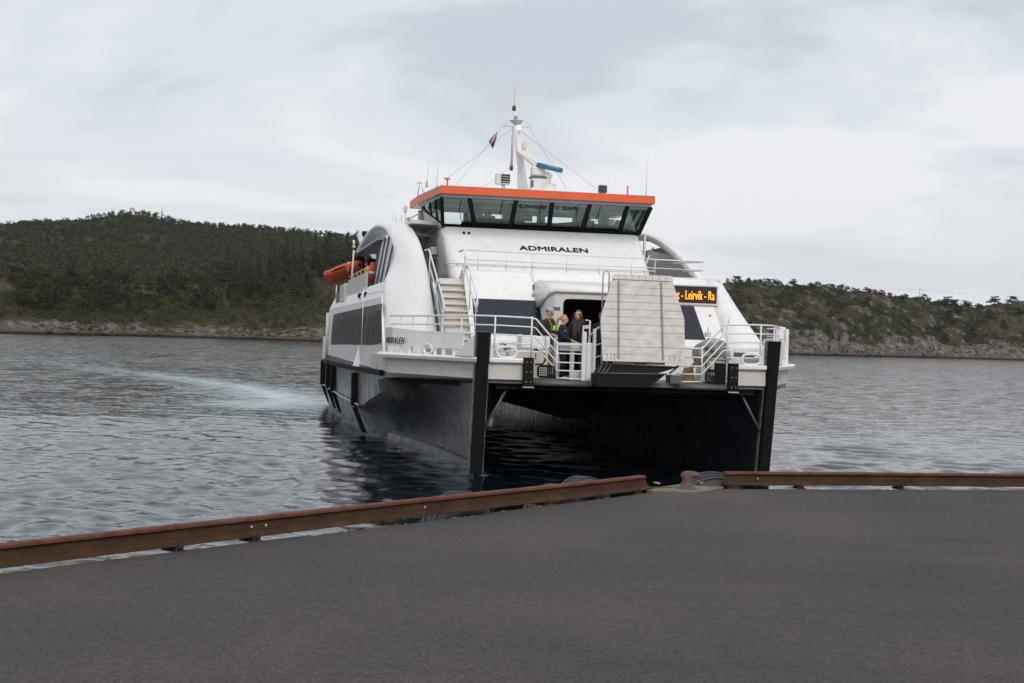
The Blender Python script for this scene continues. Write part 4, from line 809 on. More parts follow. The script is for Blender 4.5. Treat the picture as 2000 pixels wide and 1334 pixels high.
    if True:
        rows = [[(sg * (sheer(s) - .01), s, z0), (sg * (sheer(s) + .10), s, z0), (sg * (sheer(s) + .12), s, z0 + .15), (sg * (sheer(s) - .01), s, z0 + .16)] for s, z0 in ((5.0, 2.27), (9, 2.22), (13, 2.16), (20, 2.08), (33.6, 1.98))]
    q.grid(rows, smooth=False); q.add(rows[0], [(0, 1, 2, 3)]); q.add(rows[-1], [(0, 1, 2, 3)]); part(q, 'rubbing_strake', M['rubber'])
    for s in (14.0, 25.5, 28.8, 33.3):
        q = MB(); q.bb(sg * 5.58, sg * 5.80, s - .18, s + .18, .98, 2.1); part(q, 'side_fender', M['rubber'], bevel=.02)
        q = MB(); q.prism([(sg * 5.60, s - .12, .98), (sg * 5.74, s - .12, .92), (sg * 5.40, s - .12, .1), (sg * 5.26, s - .12, .1)], (0, .24, 0))
        part(q, 'side_fender', M['rubber'], bevel=.015)
    q = MB(); q.prism([(sg * 5.60, 12.2, .55), (sg * 5.74, 12.2, .95), (sg * 5.46, 12.2, .2), (sg * 5.36, 12.2, .2)], (0, .24, 0)); part(q, 'side_fender', M['rubber'])
    q = MB(); q.tube([(sg * 5.66, 12.6, 1.08), (sg * 5.66, 20, 1.0), (sg * 5.66, 33.5, .97)], .035, 6); part(q, 'knuckle_bar', M['grey'])
    # white pointed fairing on the side above the first fender
    q = MB(); q.prism([(sg * 5.60, 13.2, 2.30), (sg * 5.78, 13.6, 2.34), (sg * 5.60, 14.6, 2.30)], (0, 0, .02)); q.add([(sg * 5.60, 13.2, 2.30), (sg * 5.80, 13.7, 2.32), (sg * 5.60, 14.6, 2.30), (sg * 5.59, 13.9, 3.0)], [(0, 1, 3), (1, 2, 3)]); part(q, 'fender_fairing', M['white'])
# wet deck, transom
q = MB(); q.prism([(-3.3, .35, 2.28), (3.3, .35, 2.28), (5.5, 4.5, 2.28), (5.5, 33.4, 2.28), (-5.5, 33.4, 2.28), (-5.5, 4.5, 2.28)], (0, 0, -.12)); part(q, 'wet_deck', M['black'])
q = MB(); q.bb(-5.5, 5.5, 33.2, 33.5, .9, 4.3); part(q, 'transom', M['white'])
q = MB(); q.grid([[(x, y, z) for x, z in ((-1.1, 2.2), (-.8, 1.5), (-.3, 1.15), (.3, 1.15), (.8, 1.5), (1.1, 2.2))] for y in (6, 12, 33)] ); part(q, 'centre_keel', M['black'])
# bow deck
q = MB(); q.prism([(-3.6, .30, ZD), (-2.48, .16, ZD), (-1.05, .10, ZD), (-1.05, -.02, ZD), (.9, -.02, ZD), (1.2, .10, ZD), (2.48, .16, ZD), (3.6, .30, ZD), (5.5, 4.2, ZD), (5.5, 6, ZD), (-5.5, 6, ZD), (-5.5, 4.2, ZD)], (0, 0, -.10)); part(q, 'bow_deck', M['deck'], bevel=.01)
for x0, x1 in ((-2.46, -1.04), (1.16, 2.46)):
    q = MB(); q.tube([(x0, .12, 2.33), (x1, .06, 2.33)], .07, 8); part(q, 'deck_edge_pipe', M['dkgrey'])

# ---- side superstructure
def side_wall(sg):
    prof = [(5.60, 2.40), (5.58, 3.1), (5.52, 4.1), (5.46, 4.5), (5.22, 5.02)]
    s0t = tabs([(2.4, 5.4), (3.1, 6.6), (4.1, 8.0), (4.5, 8.7), (5.02, 9.5)] if sg > 0 else [(2.4, 5.4), (3.1, 5.8), (4.1, 7.2), (4.5, 7.9), (5.02, 9.2)])
    q = MB(); q.grid([[(sg * x, s0t(z) if s == 0 else s, z) for x, z in prof] for s in (0, 10, 13, 18, 24, 29, 33.4)], smooth=False); part(q, 'side_wall', M['white'], solid=.06)
    def xs(z): return float(np.interp(z, [2.4, 3.1, 4.1, 4.5, 5.02], [5.60, 5.58, 5.52, 5.46, 5.22])) + .012
    # window band of tinted panes, thin joints between
    bot = tabs([(4.9, 3.2), (8, 3.08), (20, 2.98), (31, 2.86)]); top = tabs([(4.9, 4.30), (12, 4.28), (31, 4.2)])
    edges = [7.0 if sg > 0 else 6.1, 8.9, 10.7, 12.6, 14.7, 17, 19.6, 22.6, 26, 29.6]
    for i, (a, b_) in enumerate(zip(edges[:-1], edges[1:])):
        q = MB(); a2, b2 = a + .04, b_ - .04
        if i == 0:
            rows = [[(sg * xs(z), (lambda g: g)(y + (0.0 if k else .9 * max(0, (z - 3.1)) ** 1.0)), z) for z in np.linspace(bot(y), top(y), 7)] for k, y in enumerate((a2, b2))]
        else: rows = [[(sg * xs(z), y, z) for z in np.linspace(bot(y), top(y), 5)] for y in (a2, b2)]
        q.grid(rows, smooth=False); part(q, 'side_window', M['sideglass'], solid=.01)
    if sg < 0: q = MB(); q.tube([(sg * 5.36, 13.5, 4.72), (sg * 5.37, 8.5, 4.7)], .018, 6); part(q, 'side_piping', M['white'])
    q = MB(); q.tube([(sg * 5.60, 12.6, 4.9), (sg * 5.62, 12.6, 2.5)], .012, 6); part(q, 'drain_pipe', M['white'])
side_wall(-1); side_wall(1)
# stern quarter equipment seen past the side wall
q = MB(); q.tube([(-5.68, 31.2, 2.2), (-5.66, 31.2, 4.3)], .07, 8); part(q, 'drain_pipe', M['cream']); q = MB(); q.bb(-5.74, -5.5, 32.4, 33.2, 2.2, 3.2); part(q, 'stern_locker', M['white'], bevel=.03)
# upper deck
q = MB(); q.prism([(-4.05, 6.0, 4.87), (4.05, 6.0, 4.87), (4.1, 8.6, 4.87), (5.15, 10.0, 4.87), (5.15, 30, 4.87), (-5.15, 30, 4.87), (-5.15, 10.0, 4.87), (-4.1, 8.6, 4.87)], (0, 0, -.10)); part(q, 'upper_deck', M['deck'])

# ---- arches at the sides
ARC = [(3.55, 2.45), (3.9, 2.9), (4.26, 3.33), (5.0, 3.91), (5.87, 4.5), (6.55, 4.93), (7.2, 5.27), (8.1, 5.64), (9.0, 5.96), (10.1, 6.36), (11.5, 6.72), (12.6, 6.98), (13.8, 7.17), (15.2, 7.32), (16.8, 7.42), (18.8, 7.44), (21, 7.32), (23.4, 7.12), (25.8, 6.92)]
def arch(sg):
    rows = []
    for (s, z) in ARC:
        zz = z if s < 15 else 9
        w = float(np.interp(zz, [5.3, 6.3], [1, 0])); tout = float(np.interp(zz, [3.3, 4.5, 4.93, 5.27, 5.64, 6.0], [5.56, 5.50, 5.42, 5.22, 5.02, 4.90])); ds = float(np.interp(zz, [4.5, 5.27, 5.64, 6.0, 6.5], [2.9 if sg > 0 else 1.9, 2.5, 1.9, 1.4, 1.0]))
        row = []
        for f in (0, .1, .25, .42, .6, .8, 1.0):
            tin = 4.08 if sg > 0 else float(np.interp(zz, [4.9, 6.2], [4.23, 4.10])); tt = tin + (tout - tin) * f; y = s + ds * (w * f ** 1.7 + (1 - w) * f ** 2.2); row.append((sg * tt, y, z - .07 * (1 - w) * f ** 4 + .03 * math.sin(f * math.pi) * (1 - w)))
        rows.append(row)
    q = MB(); q.grid(rows); o = part(q, 'side_arch', M['white'], solid=.22, sub=1)
    # inner cheek closing the body beside the stairs
    q = MB(); inner = [(sg * 4.09, s, z) for s, z in ARC if z <= 4.95 and s < 8] + [(sg * 4.09, 8.4, 4.93), (sg * 4.09, 8.4, 2.45)]
    q.prism(inner, (sg * .05, 0, 0)); part(q, 'arch_cheek', M['white'])
    # side closing plate under the arch lip down to the wall
    q = MB(); rows = []
    for (s, z) in ARC[5:10]: rows.append([(sg * 5.22, s + 1.5, 4.9), (sg * (4.92 if z > 5.6 else 5.1), s + 1.5, max(4.95, z - .1))])
    # glazed panels under the arch
    base = [9.2, 10.6, 12.0, 13.4, 14.8, 16.2]
    az = tabs([(s, z) for s, z in ARC])
    for a, b_ in zip(base[:-1], base[1:]):
        q = MB(); za = az(a - 1.2) - .14; zb = az(b_ - 1.2) - .14
        q.prism([(sg * 4.98, a + .03, 5.0), (sg * 4.98, b_ - .03, 5.0), (sg * 4.72, b_ - .03, min(zb, 6.7)), (sg * 4.72, a + .03, min(za, 6.7))], (-sg * .03, 0, 0)); part(q, 'wind_screen_panel', M['panel'])
        q = MB(); q.tube([(sg * 5.0, b_, 4.98), (sg * 4.74, b_, min(zb, 6.7))], .03, 6); part(q, 'screen_frame', M['dkgrey'])
    q = MB(); q.tube([(sg * 5.02, 9.2, 5.0), (sg * 5.02, 16.2, 5.0)], .035, 6); part(q, 'screen_frame', M['dkgrey'])
M['panel'] = mat('grey_screen_panel', (0.48, 0.485, 0.50), 0.25, var=.05)
arch(-1); arch(1)
# canopies
q = MB(); q.prism([(-4.2, 12.0, 7.02), (-3.1, 12.0, 6.98), (-3.1, 17, 7.02), (-4.2, 17, 7.06)], (0, 0, .13)); part(q, 'side_canopy', M['cream'], bevel=.01)
q = MB(); q.prism([(-4.9, 16, 6.70), (-3.2, 14, 6.70), (-3.2, 25.5, 6.72), (-4.9, 25.5, 6.72)], (0, 0, .06)); part(q, 'side_canopy', M['grey'])
q = MB(); q.prism([(4.0, 15.0, 6.78), (3.1, 15.0, 6.78), (3.1, 25, 6.7), (4.7, 25, 6.7)], (0, 0, .08)); part(q, 'side_canopy', M['grey'])
q = MB(); q.tube([(-5.05, 24.8, 6.8), (-5.15, 24.6, 4.9)], .035, 6); part(q, 'canopy_post', M['white'])

# ---- front slab
def slab_pt(x, z, d=0.0): n = Vector((0, -1, 1.05)).normalized(); return Vector((x, SP(z), z)) + n * d
q = MB(); TH = .08
def slab_poly(pts, name='front_slab', m='white', d=0.0, th=.08, **k):
    q = MB(); q.prism([slab_pt(x, z, d) for x, z in pts], Vector((0, 1, -1.05)).normalized() * th); return part(q, name, M[m], **k)
slab_poly([(-3.42, 3.30), (-1.46, 3.30), (-1.46, 5.30), (-3.42, 5.30)]); 
slab_poly([(-1.46, 4.80), (1.35, 4.80), (1.35, 5.30), (-1.62, 5.30)])
slab_poly([(1.35, 3.30), (3.60, 3.30), (3.60, 5.30), (1.35, 5.30)])
# rounded cap along the slab top
q = MB(); q.tube([slab_pt(-3.42, 5.27, -.05), slab_pt(4.05, 5.27, -.05)], .06, 8); part(q, 'slab_coaming', M['white'])
# right shoulder, wrapping from the slab to the ship's side
rows = []
for z in np.linspace(2.45, 5.30, 12):
    S = SP(max(z, 3.3)); w = np.interp(z, [2.45, 3.3, 3.9, 4.4, 5.1, 5.35], [5.00, 4.80, 4.55, 4.36, 4.14, 4.08])
    rows.append([(3.60, S, z), (w - .25, S + .02, z), (w - .06, S + .07, z), (w + .06, S + .3, z), (w + .32, S + 1.3, z), (min(w + .66, 5.5), S + 2.6, z)])
q = MB(); q.grid(rows); q.add([rows[-1][0], rows[-1][1], rows[-1][2], rows[-1][3], rows[-1][4], rows[-1][5], (4.1, 9.0, 5.3)], [tuple(range(7))]); part(q, 'front_shoulder', M['white'], solid=.05)
# lower vertical wall
for x0, x1 in ((-3.42, -1.46), (1.35, 4.75)):
    q = MB(); q.bb(x0, x1, SP(3.3) + .02, SP(3.3) + .10, ZD, 3.34); part(q, 'lower_front_wall', M['white'])
q = MB(); q.prism([slab_pt(-3.46, 2.42, .02), slab_pt(-3.46, 5.32, .02), (-3.46, 6.5, 4.87), (-3.46, 6.5, 2.42)], (.05, 0, 0)); part(q, 'slab_cheek', M['white'])
# front windows
slab_poly([(-3.36, 3.50), (-1.43, 3.50), (-1.43, 4.45), (-3.30, 4.45)], 'front_window', 'glassdark', d=.015, th=.03)
slab_poly([(1.60, 3.52), (3.05, 3.52), (3.00, 4.45), (1.60, 4.45)], 'front_window', 'glassdark', d=.015, th=.03)
# door housing
XL, XR = -1.46, 1.35; DY = 3.02
q = MB(); ox0, ox1, oz = -1.10, .85, 4.50
q.prism([(XL + .12, DY, ZD), (ox0, DY, ZD), (ox0, DY, oz), (XL + .12, DY, oz)], (0, .07, 0)); q.prism([(ox1, DY, ZD), (XR - .1, DY, ZD), (XR - .1, DY, oz), (ox1, DY, oz)], (0, .07, 0)); q.bb(XL + .12, XR - .1, DY, DY + .07, oz, 4.70); part(q, 'door_frame', M['cream'])
q = MB()
for cx, sx_ in ((ox0, 1), (ox1, -1)):      # rounded opening corners
    q.prism([(cx, DY + .001, oz)] + [(cx + sx_ * (.14 - .14 * math.sin(a)), DY + .001, oz - .14 + .14 * math.cos(a)) for a in np.linspace(0, math.pi / 2, 6)], (0, .06, 0))
part(q, 'door_corner', M['cream'])
q = MB(); hood = [[(x, y, z) for (y, z) in ((DY - .06, 4.66), (DY - .07, 4.74), (DY + .1, 4.82), (DY + .7, 4.93), (SP(5.05), 5.05))] for x in (XL + .10, XR)]
hood.insert(0, [(XL + .0, y, z) for (y, z) in ((DY + .15, 4.60), (DY + .16, 4.68), (DY + .3, 4.76), (DY + .8, 4.86), (SP(4.98), 4.98))])
hood.insert(0, [(XL - .10, y, z) for (y, z) in ((SP(4.25), 4.25), (SP(4.36), 4.38), (SP(4.5), 4.52), (SP(4.7), 4.70), (SP(4.88), 4.88))])
q.grid(hood); part(q, 'door_hood', M['white'], solid=.05)
q = MB(); q.grid([[(XL + .12, DY, ZD), (XL + .12, DY, 4.7)], [(XL + .03, DY + .35, ZD), (XL + .03, DY + .35, 4.64)], [(XL, SP(3.3), ZD), (XL, SP(4.45), 4.45)]]); part(q, 'door_housing_side', M['white']); q = MB(); q.bb(XR - .14, XR, DY, 5.0, ZD, 4.7); part(q, 'door_housing_side', M['white'])
q = MB(); q.bb(-1.38, -1.18, DY - .012, DY - .002, 4.18, 4.27); part(q, 'door_notice', M['bluebar'])
# room behind the door
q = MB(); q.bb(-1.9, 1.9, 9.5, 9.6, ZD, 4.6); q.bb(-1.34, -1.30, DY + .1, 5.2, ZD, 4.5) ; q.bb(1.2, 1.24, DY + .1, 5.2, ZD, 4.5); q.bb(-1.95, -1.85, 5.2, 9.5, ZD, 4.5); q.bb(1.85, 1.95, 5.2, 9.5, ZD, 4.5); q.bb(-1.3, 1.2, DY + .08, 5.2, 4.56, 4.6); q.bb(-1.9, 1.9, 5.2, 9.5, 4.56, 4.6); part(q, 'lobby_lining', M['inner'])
q = MB(); q.bb(-.95, -.55, 4.6, 4.9, 4.545, 4.556); part(q, 'lobby_lamp', M['lampdim'])
q = MB(); q.bb(-.2, .1, 6, 6.3, 3.5, 4.1); part(q, 'lobby_screen', M['dkgrey'])
# lamp lens and small fittings on the front
for x, z in ((-1.56, 4.62), (1.9, 4.62)):
    q = MB(); q.bb(x - .05, x + .05, SP(z) - .10, SP(z), z - .03, z + .05); part(q, 'deck_light', M['grey'], bevel=.01)
# ---- upper raked face with rounded corners and side walls of the deck house
def face_rows():
    rows = []
    for z in (4.87, 5.4, 6.0, 6.5, 6.90):
        y = FP(z); w = 3.27; row = [(-w, 24, z), (-w, y + .55, z)]
        for a in np.linspace(0, math.pi / 2, 6)[1:]: row.append((-w + .38 * (1 - math.cos(a)), y + .55 - .55 * math.sin(a), z))
        row += [(0, y, z)]
        for a in np.linspace(math.pi / 2, 0, 6)[:-1]: row.append((w - .38 * (1 - math.cos(a)), y + .55 - .55 * math.sin(a), z))
        row += [(w, y + .55, z), (w, 24, z)]; rows.append(row)
    return rows
q = MB(); q.grid(face_rows()); q.bb(-3.2, 3.2, 11.9, 24, 6.84, 6.90); part(q, 'deck_house', M['white'], solid=.04)
for k_ in range(3): text_mesh('name_lettering', 'ADMIRALEN', .33, M['letter'], F, frame(Vector((-.925 + .0075 * k_, FP(6.21) - .030 - .002 * k_, 6.20 + .006 * (k_ % 2))), (1, 0, 0), (0, 1.2, 1)), extrude=.006, width=2.22)
for x in (-2.62, -2.46):
    q = MB(); p = Vector((x, FP(6.70) - .012, 6.70)); q.prism([p + Vector((.045 * math.cos(a), .05 * math.sin(a), .042 * math.sin(a))) for a in np.linspace(0, 2 * math.pi, 13)[:-1]], (0, -.01, .008)); part(q, 'vent_hole', M['letter'])
q = MB(); q.box((-2.75, FP(5.55) - .08, 5.55), (.16, .12, .12)); q.tube([(-2.75, FP(5.55) - .1, 5.55), (-2.75, FP(5.55) - .2, 5.53)], .07, 10); part(q, 'horn_lamp', M['grey'], bevel=.01)
# fittings on the left side of the deck house
q = MB(); q.bb(-3.5, -3.28, 12.2, 12.9, 6.05, 6.3); part(q, 'wall_locker', M['cream'], bevel=.01); q = MB(); q.bb(-3.46, -3.28, 12.9, 13.6, 4.9, 5.95); part(q, 'wall_door', M['cream'], bevel=.01)
q = MB(); q.tube([(-3.45, 14.2, 4.9), (-3.45, 14.2, 6.9)], .04, 6); q.tube([(-3.4, 15.2, 5.6), (-3.4, 15.2, 6.5)], .06, 6); part(q, 'wall_pipes', M['grey'])
q = MB(); q.box((-3.7, 13.2, 6.72), (.35, .2, .1)); q.tube([(-3.95, 13, 6.72), (-3.6, 13, 6.76)], .05, 8); part(q, 'flood_lamp', M['cream'])
q = MB(); q.bb(-4.2, -3.0, 24, 24.1, 4.9, 6.9); q.bb(3.0, 4.9, 24, 24.1, 4.9, 6.9); part(q, 'aft_screen', M['grey'])
q = MB(); q.bb(3.62, 3.68, 12, 12.06, 4.9, 7.0); q.bb(4.0, 4.05, 13.4, 13.46, 4.9, 7.0); q.tube([(3.7, 12, 6.0), (4.1, 12.6, 6.6)], .04, 6); part(q, 'canopy_post', M['white'])
q = MB(); q.prism([(3.85, 12.4, 4.9), (4.75, 10.4, 4.9), (4.75, 10.4, 6.0), (4.4, 11.2, 6.3), (3.85, 12.4, 6.5)], (0.02, .02, 0)); part(q, 'wind_screen_panel', M['panel'])

# ---- wheelhouse
ZS, ZT = 6.96, 7.77; YS, YT = 11.30, 10.60
bot = [(-3.24, YS), (3.24, YS)]; top = [(-3.45, YT), (3.35, YT)]
bx_ = [-3.25, -2.21, -1.05, .21, 1.32, 2.58, 3.22]; tx_ = [-3.41, -2.53, -1.03, .14, 1.38, 2.62, 3.36]
# side geometry: sill climbs aft
SB = (14.2, 7.62); ST_ = (14.2, 7.80)
q = MB()
for sg in (-1, 1):
    q.prism([(sg * 3.27, YS + .02, 6.90), (sg * 3.27, YS, 6.95), (sg * 3.46, SB[0], SB[1]), (sg * 3.46, 15.0, 7.7), (sg * 3.27, 15.0, 6.90)], (-sg * .06, 0, 0))
q.bb(-3.4, 3.4, 15.9, 15.98, 6.9, 7.30); q.bb(-3.4, 3.4, 15.9, 15.98, 7.78, 8.0)
for x, w in ((-3.2, .3), (-1.55, .35), (-.1, .4), (.9, .15), (2.3, .25), (3.3, .3)): q.bb(x - w, x + w, 15.9, 15.98, 7.28, 7.80)
q.bb(-3.3, 3.3, 11.35, 15.9, 6.90, 6.95); part(q, 'wheelhouse_wall', M['dkwall'] if 'dkwall' in M else M['white'])
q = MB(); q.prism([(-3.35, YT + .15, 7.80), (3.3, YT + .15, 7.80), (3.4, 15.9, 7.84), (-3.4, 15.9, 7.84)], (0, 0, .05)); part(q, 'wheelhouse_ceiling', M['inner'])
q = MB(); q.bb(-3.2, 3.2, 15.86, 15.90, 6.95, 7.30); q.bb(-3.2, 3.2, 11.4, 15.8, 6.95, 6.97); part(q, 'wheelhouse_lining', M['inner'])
# console and chairs
q = MB(); q.prism([(-2.6, 12.0, 6.96), (2.7, 12.0, 6.96), (2.7, 12.0, 7.22), (1.3, 12.0, 7.32), (.6, 12.0, 7.24), (-.9, 12.0, 7.22), (-1.3, 12.0, 7.30), (-2.4, 12.0, 7.26)], (0, .5, 0)); part(q, 'console', M['inner'])
for x, h in ((-1.5, 7.50), (1.9, 7.52)):
    q = MB(); q.box((x, 13.1, 7.2), (.5, .14, h - 6.96), m=None); q.sphere((x, 13.1, h), .14, 10, 6, (1, .6, .8)); part(q, 'helm_chair', M['inner'], bevel=.05)
for x in (-2.0, -.3, 2.3):
    q = MB(); q.bb(x - .16, x + .16, 12.3, 12.34, 7.28, 7.48); part(q, 'console_screen', M['inner'], bevel=.01)
# panes and mullions
nrm = Vector((0, -(ZT - ZS), -(YS - YT))).normalized() * -1
def wp(x, f, off=0.0): return Vector((x, lerp(YS, YT, f), lerp(ZS, ZT, f))) + Vector((0, -1, -.5)).normalized() * off
for i in range(6):
    q = MB(); q.prism([wp(bx_[i] + .05, .03), wp(bx_[i + 1] - .05, .03), wp(tx_[i + 1] - .05, .97), wp(tx_[i] + .05, .97)], (0, .012, .006)); wpn = part(q, 'bridge_window', M['glass'])
    if i in (0, 1, 2, 3, 4):
        q = MB(); xm = lerp(tx_[i], tx_[i + 1], .72 if i != 4 else .3); xb = xm + .12 * (1 if i < 4 else -1); q.tube([wp(xm, .98, .04), wp(xm - .02, .55, .045), wp(xb, .12, .03)], .010, 5); q.build('wiper', M['black'], wpn)
for i in range(7):
    w = .055 if i in (0, 6) else .075
    q = MB(); q.prism([wp(bx_[i] - w, -.02, .03), wp(bx_[i] + w, -.02, .03), wp(tx_[i] + w, 1.02, .03), wp(tx_[i] - w, 1.02, .03)], (0, .07, .02)); part(q, 'window_mullion', M['black'], bevel=.006)
q = MB(); q.prism([wp(bx_[0] - .05, -.05, .035), wp(bx_[-1] + .05, -.05, .035), wp(bx_[-1] + .05, .045, .035), wp(bx_[0] - .05, .045, .035)], (0, .07, .02)); part(q, 'window_sill', M['black'], bevel=.004)
q = MB(); q.prism([wp(tx_[0] - .02, .90, .02), wp(tx_[-1] + .02, .90, .02), wp(tx_[-1] + .02, 1.0, .02), wp(tx_[0] - .02, 1.0, .02)], (0, .05, .02)); part(q, 'window_head', M['innerlight'])
# white strips under the front roof edge inside the glass
q = MB(); q.tube([(-2.4, 11.0, 7.73), (3.0, 11.0, 7.73)], .02, 6); part(q, 'blind_rail', M['white'])
for sg in (-1, 1):
    A0 = Vector((sg * 3.26, YS, 6.98)); A1 = Vector((sg * 3.43, YT, 7.76)); B0 = Vector((sg * 3.47, SB[0], SB[1])); B1 = Vector((sg * 3.56, ST_[0] - .3, ST_[1]))
    cuts = [0, .30, .62, 1.0]
    for a, b_ in zip(cuts[:-1], cuts[1:]):
        q = MB(); q.prism([A0.lerp(B0, a + .02), A0.lerp(B0, b_ - .02), A1.lerp(B1, b_ - .02), A1.lerp(B1, a + .02)], (-sg * .015, 0, 0)); part(q, 'bridge_window', M['glass'])
    for a in cuts:
        q = MB(); q.tube([A0.lerp(B0, a), A1.lerp(B1, a)], .035 if a else .05, 6); part(q, 'window_mullion', M['black'])
    q = MB(); q.tube([A0, B0], .03, 6); part(q, 'window_sill', M['black'])
# roof
rt_ = [(-3.42, 10.50), (3.46, 10.50), (3.70, 14.0), (3.70, 16.3), (-3.70, 16.3), (-3.68, 14.0)]
q = MB(); q.prism([(x, y, 7.90) for x, y in rt_], (0, 0, .19)); part(q, 'roof', M['white'], bevel=.01)
q = MB(); o0 = [(-3.46, 10.44), (3.50, 10.44), (3.76, 14.0), (3.76, 16.36), (-3.76, 16.36), (-3.74, 14.0)]
for a, b_ in zip(o0, o0[1:] + o0[:1]):
    d = Vector((b_[0] - a[0], b_[1] - a[1], 0)); n = Vector((d.y, -d.x, 0)).normalized() * .03
    q = MB(); q.prism([Vector((a[0], a[1], 7.88)), Vector((b_[0], b_[1], 7.88)), Vector((b_[0], b_[1], 8.13)) , Vector((a[0], a[1], 8.13))], n * -1); part(q, 'roof_fascia', M['orange'], bevel=.004)
q = MB(); u0 = [(-3.42, 10.50), (3.46, 10.50), (3.70, 14.0), (-3.68, 14.0)]
q.prism([(x, y, 7.78) for x, y in [(-3.38, 10.56), (3.42, 10.56), (3.62, 14), (-3.62, 14)]], (0, 0, .12)); part(q, 'roof_soffit', M['grey'], bevel=.01)

# ---- stairs on the left
st = MB(); kx0, kx1 = -4.17, -3.50
for i in range(13):
    z = 2.6 + i * (4.87 - 2.6) / 12; y = SP(z) - .15 + .0
    q = MB(); q.bb(kx0, kx1, y - .05, y + .24, z - .045, z); s_ = part(q, 'stair_tread', M['cream'], bevel=.006)
    q = MB(); q.bb(kx0 + .01, kx1 - .01, y + .24, y + .255, z - .02, z + .13); part(q, 'stair_riser', M['cream'])
for x, w_, mm in ((-4.195, .03, 'stringer'), (-3.475, .05, 'white')):
    q = MB(); q.prism([(x - w_ / 2, SP(2.45) - .22, 2.45), (x - w_ / 2, SP(4.9) - .22, 4.9), (x - w_ / 2, SP(4.9) + .10, 4.9), (x - w_ / 2, SP(2.45) + .10, 2.45)], (w_, 0, 0)); part(q, 'stair_stringer', M[mm])
def handrail(name, pts_list, r=.02, posts=(), rp=.018, m='rail'):
    q = MB()
    for pts in pts_list: q.tube(pts, r, 7)
    for a, b_ in posts: q.tube([a, b_], rp, 7)
    return part(q, name, M[m])
for x, top_, bot_ in ((-4.2, [(8.1, 5.93), (7.1, 5.90), (6.95, 5.82)], [(3.60, 4.28), (3.50, 4.12), (3.62, 4.0)]), (-3.48, [(6.0, 5.80), (5.15, 5.82), (5.0, 5.72)], [(2.60, 4.45), (2.50, 4.28), (2.62, 4.10)])):
    k_ = (top_[-1][1] - bot_[0][1]) / (top_[-1][0] - bot_[0][0])
    lo = [(x, y, z - .38) for y, z in (top_[-1], bot_[0])]
    mids = [(x, lerp(bot_[0][0], top_[-1][0], f), lerp(bot_[0][1], top_[-1][1], f)) for f in (.05, .5, .97)]
    handrail('stair_handrail', [[(x, y, z) for y, z in top_ + bot_], lo], .022, [(m_, (m_[0], m_[1] + .1, max(m_[2] - .95, 2.6))) for m_ in mids])
# ---- upper walkway rail
def rl(px, py, s=5.62): return U(px, py, y=s)
z1, z2, z3 = 5.80, 5.62, 5.55
ra, rb_ = -3.35, 3.55
handrail('walkway_rail', [[(ra, 5.62, 5.83), (rb_, 5.62, 5.79)], [(ra, 5.62, 5.57), (rb_, 5.62, 5.54)]], .014, [((x, 5.62, 5.28), (x, 5.62, 5.80)) for x in (-3.0, -2.2, -1.45, -.45, .5, 1.45, 2.15, 3.3)], .012)
handrail('walkway_rail', [[(2.0, 5.62, 5.79), (3.6, 5.62, 5.78), (3.2, 7.2, 5.80)], [(3.6, 5.62, 5.53), (3.3, 6.6, 5.54)]], .02)
handrail('face_grab_rail', [[(-3.35, 10.2, 5.62), (-3.2, FP(5.66) - .12, 5.66), (3.3, FP(5.66) - .12, 5.66), (3.45, 10.4, 5.64)]], .02, [((x, FP(5.66) - .12, 5.66), (x, FP(5.66) + .02, 5.66)) for x in (-3, -1.8, -.6, .6, 1.8, 3)], .02)
# ---- LED sign
q = MB(); sgn = empty('destination_sign', (0, 0, 0), 0, F)
LP = lambda px, py, d=0.0: None
zc_, hh = 4.79, .30; x0_, x1_ = .62, 3.66; ys = 4.55
q.bb(x0_, x1_, ys, ys + .12, 4.55, 5.02); bo = q.build('board', M['ledboard'], sgn)
q = MB(); q.bb(x0_ - .02, x1_ + .04, ys - .02, ys + .2, 5.02, 5.06); q.bb(x0_ - .02, x1_ + .04, ys - .02, ys + .2, 4.49, 4.55); q.bb(x1_, x1_ + .04, ys - .02, ys + .2, 4.55, 5.02); q.build('casing', M['cream'], sgn, bevel=.008)
for i in range(34):
    pass
q = MB()
for i in range(40): q.box((x0_ + .05 + i * .075, ys - .024, 5.04), (.018, .006, .018)); 
for i in range(40): q.box((x0_ + .05 + i * .075, ys - .024, 4.52), (.018, .006, .018))
q.build('casing_rivets', M['grey'], sgn)
text_mesh('lettering', 'et - Leirvik - Ra', .36, M['led'], sgn, frame(Vector((2.42, ys - .012, 4.655)), (1, 0, 0), (0, 0, 1)), extrude=.004, width=1.17)
text_mesh('lettering', 'et - Leirvik - Ra', .36, M['led'], sgn, frame(Vector((2.428, ys - .014, 4.655)), (1, 0, 0), (0, 0, 1)), extrude=.004, width=1.17)
q = MB(); q.bb(1.9, 2.0, ys + .1, SP(4.79), 4.6, 4.66); q.bb(3.3, 3.4, ys + .1, SP(4.79), 4.6, 4.66); q.build('bracket', M['white'], sgn)
# ---- small name on the side
text_mesh('name_lettering', 'ADM', .25, M['letter'], F, frame(Vector((-5.60, 4.75, 3.17)), (.02, -.86, 0), (0, 0, 1)), extrude=.006, width=.85, shear=.25)
text_mesh('name_lettering', 'IRALEN', .25, M['letter'], F, frame(Vector((-5.575, 3.86, 3.17)), (.43, -.9, 0), (0, 0, 1)), extrude=.006, width=.72, shear=.25)
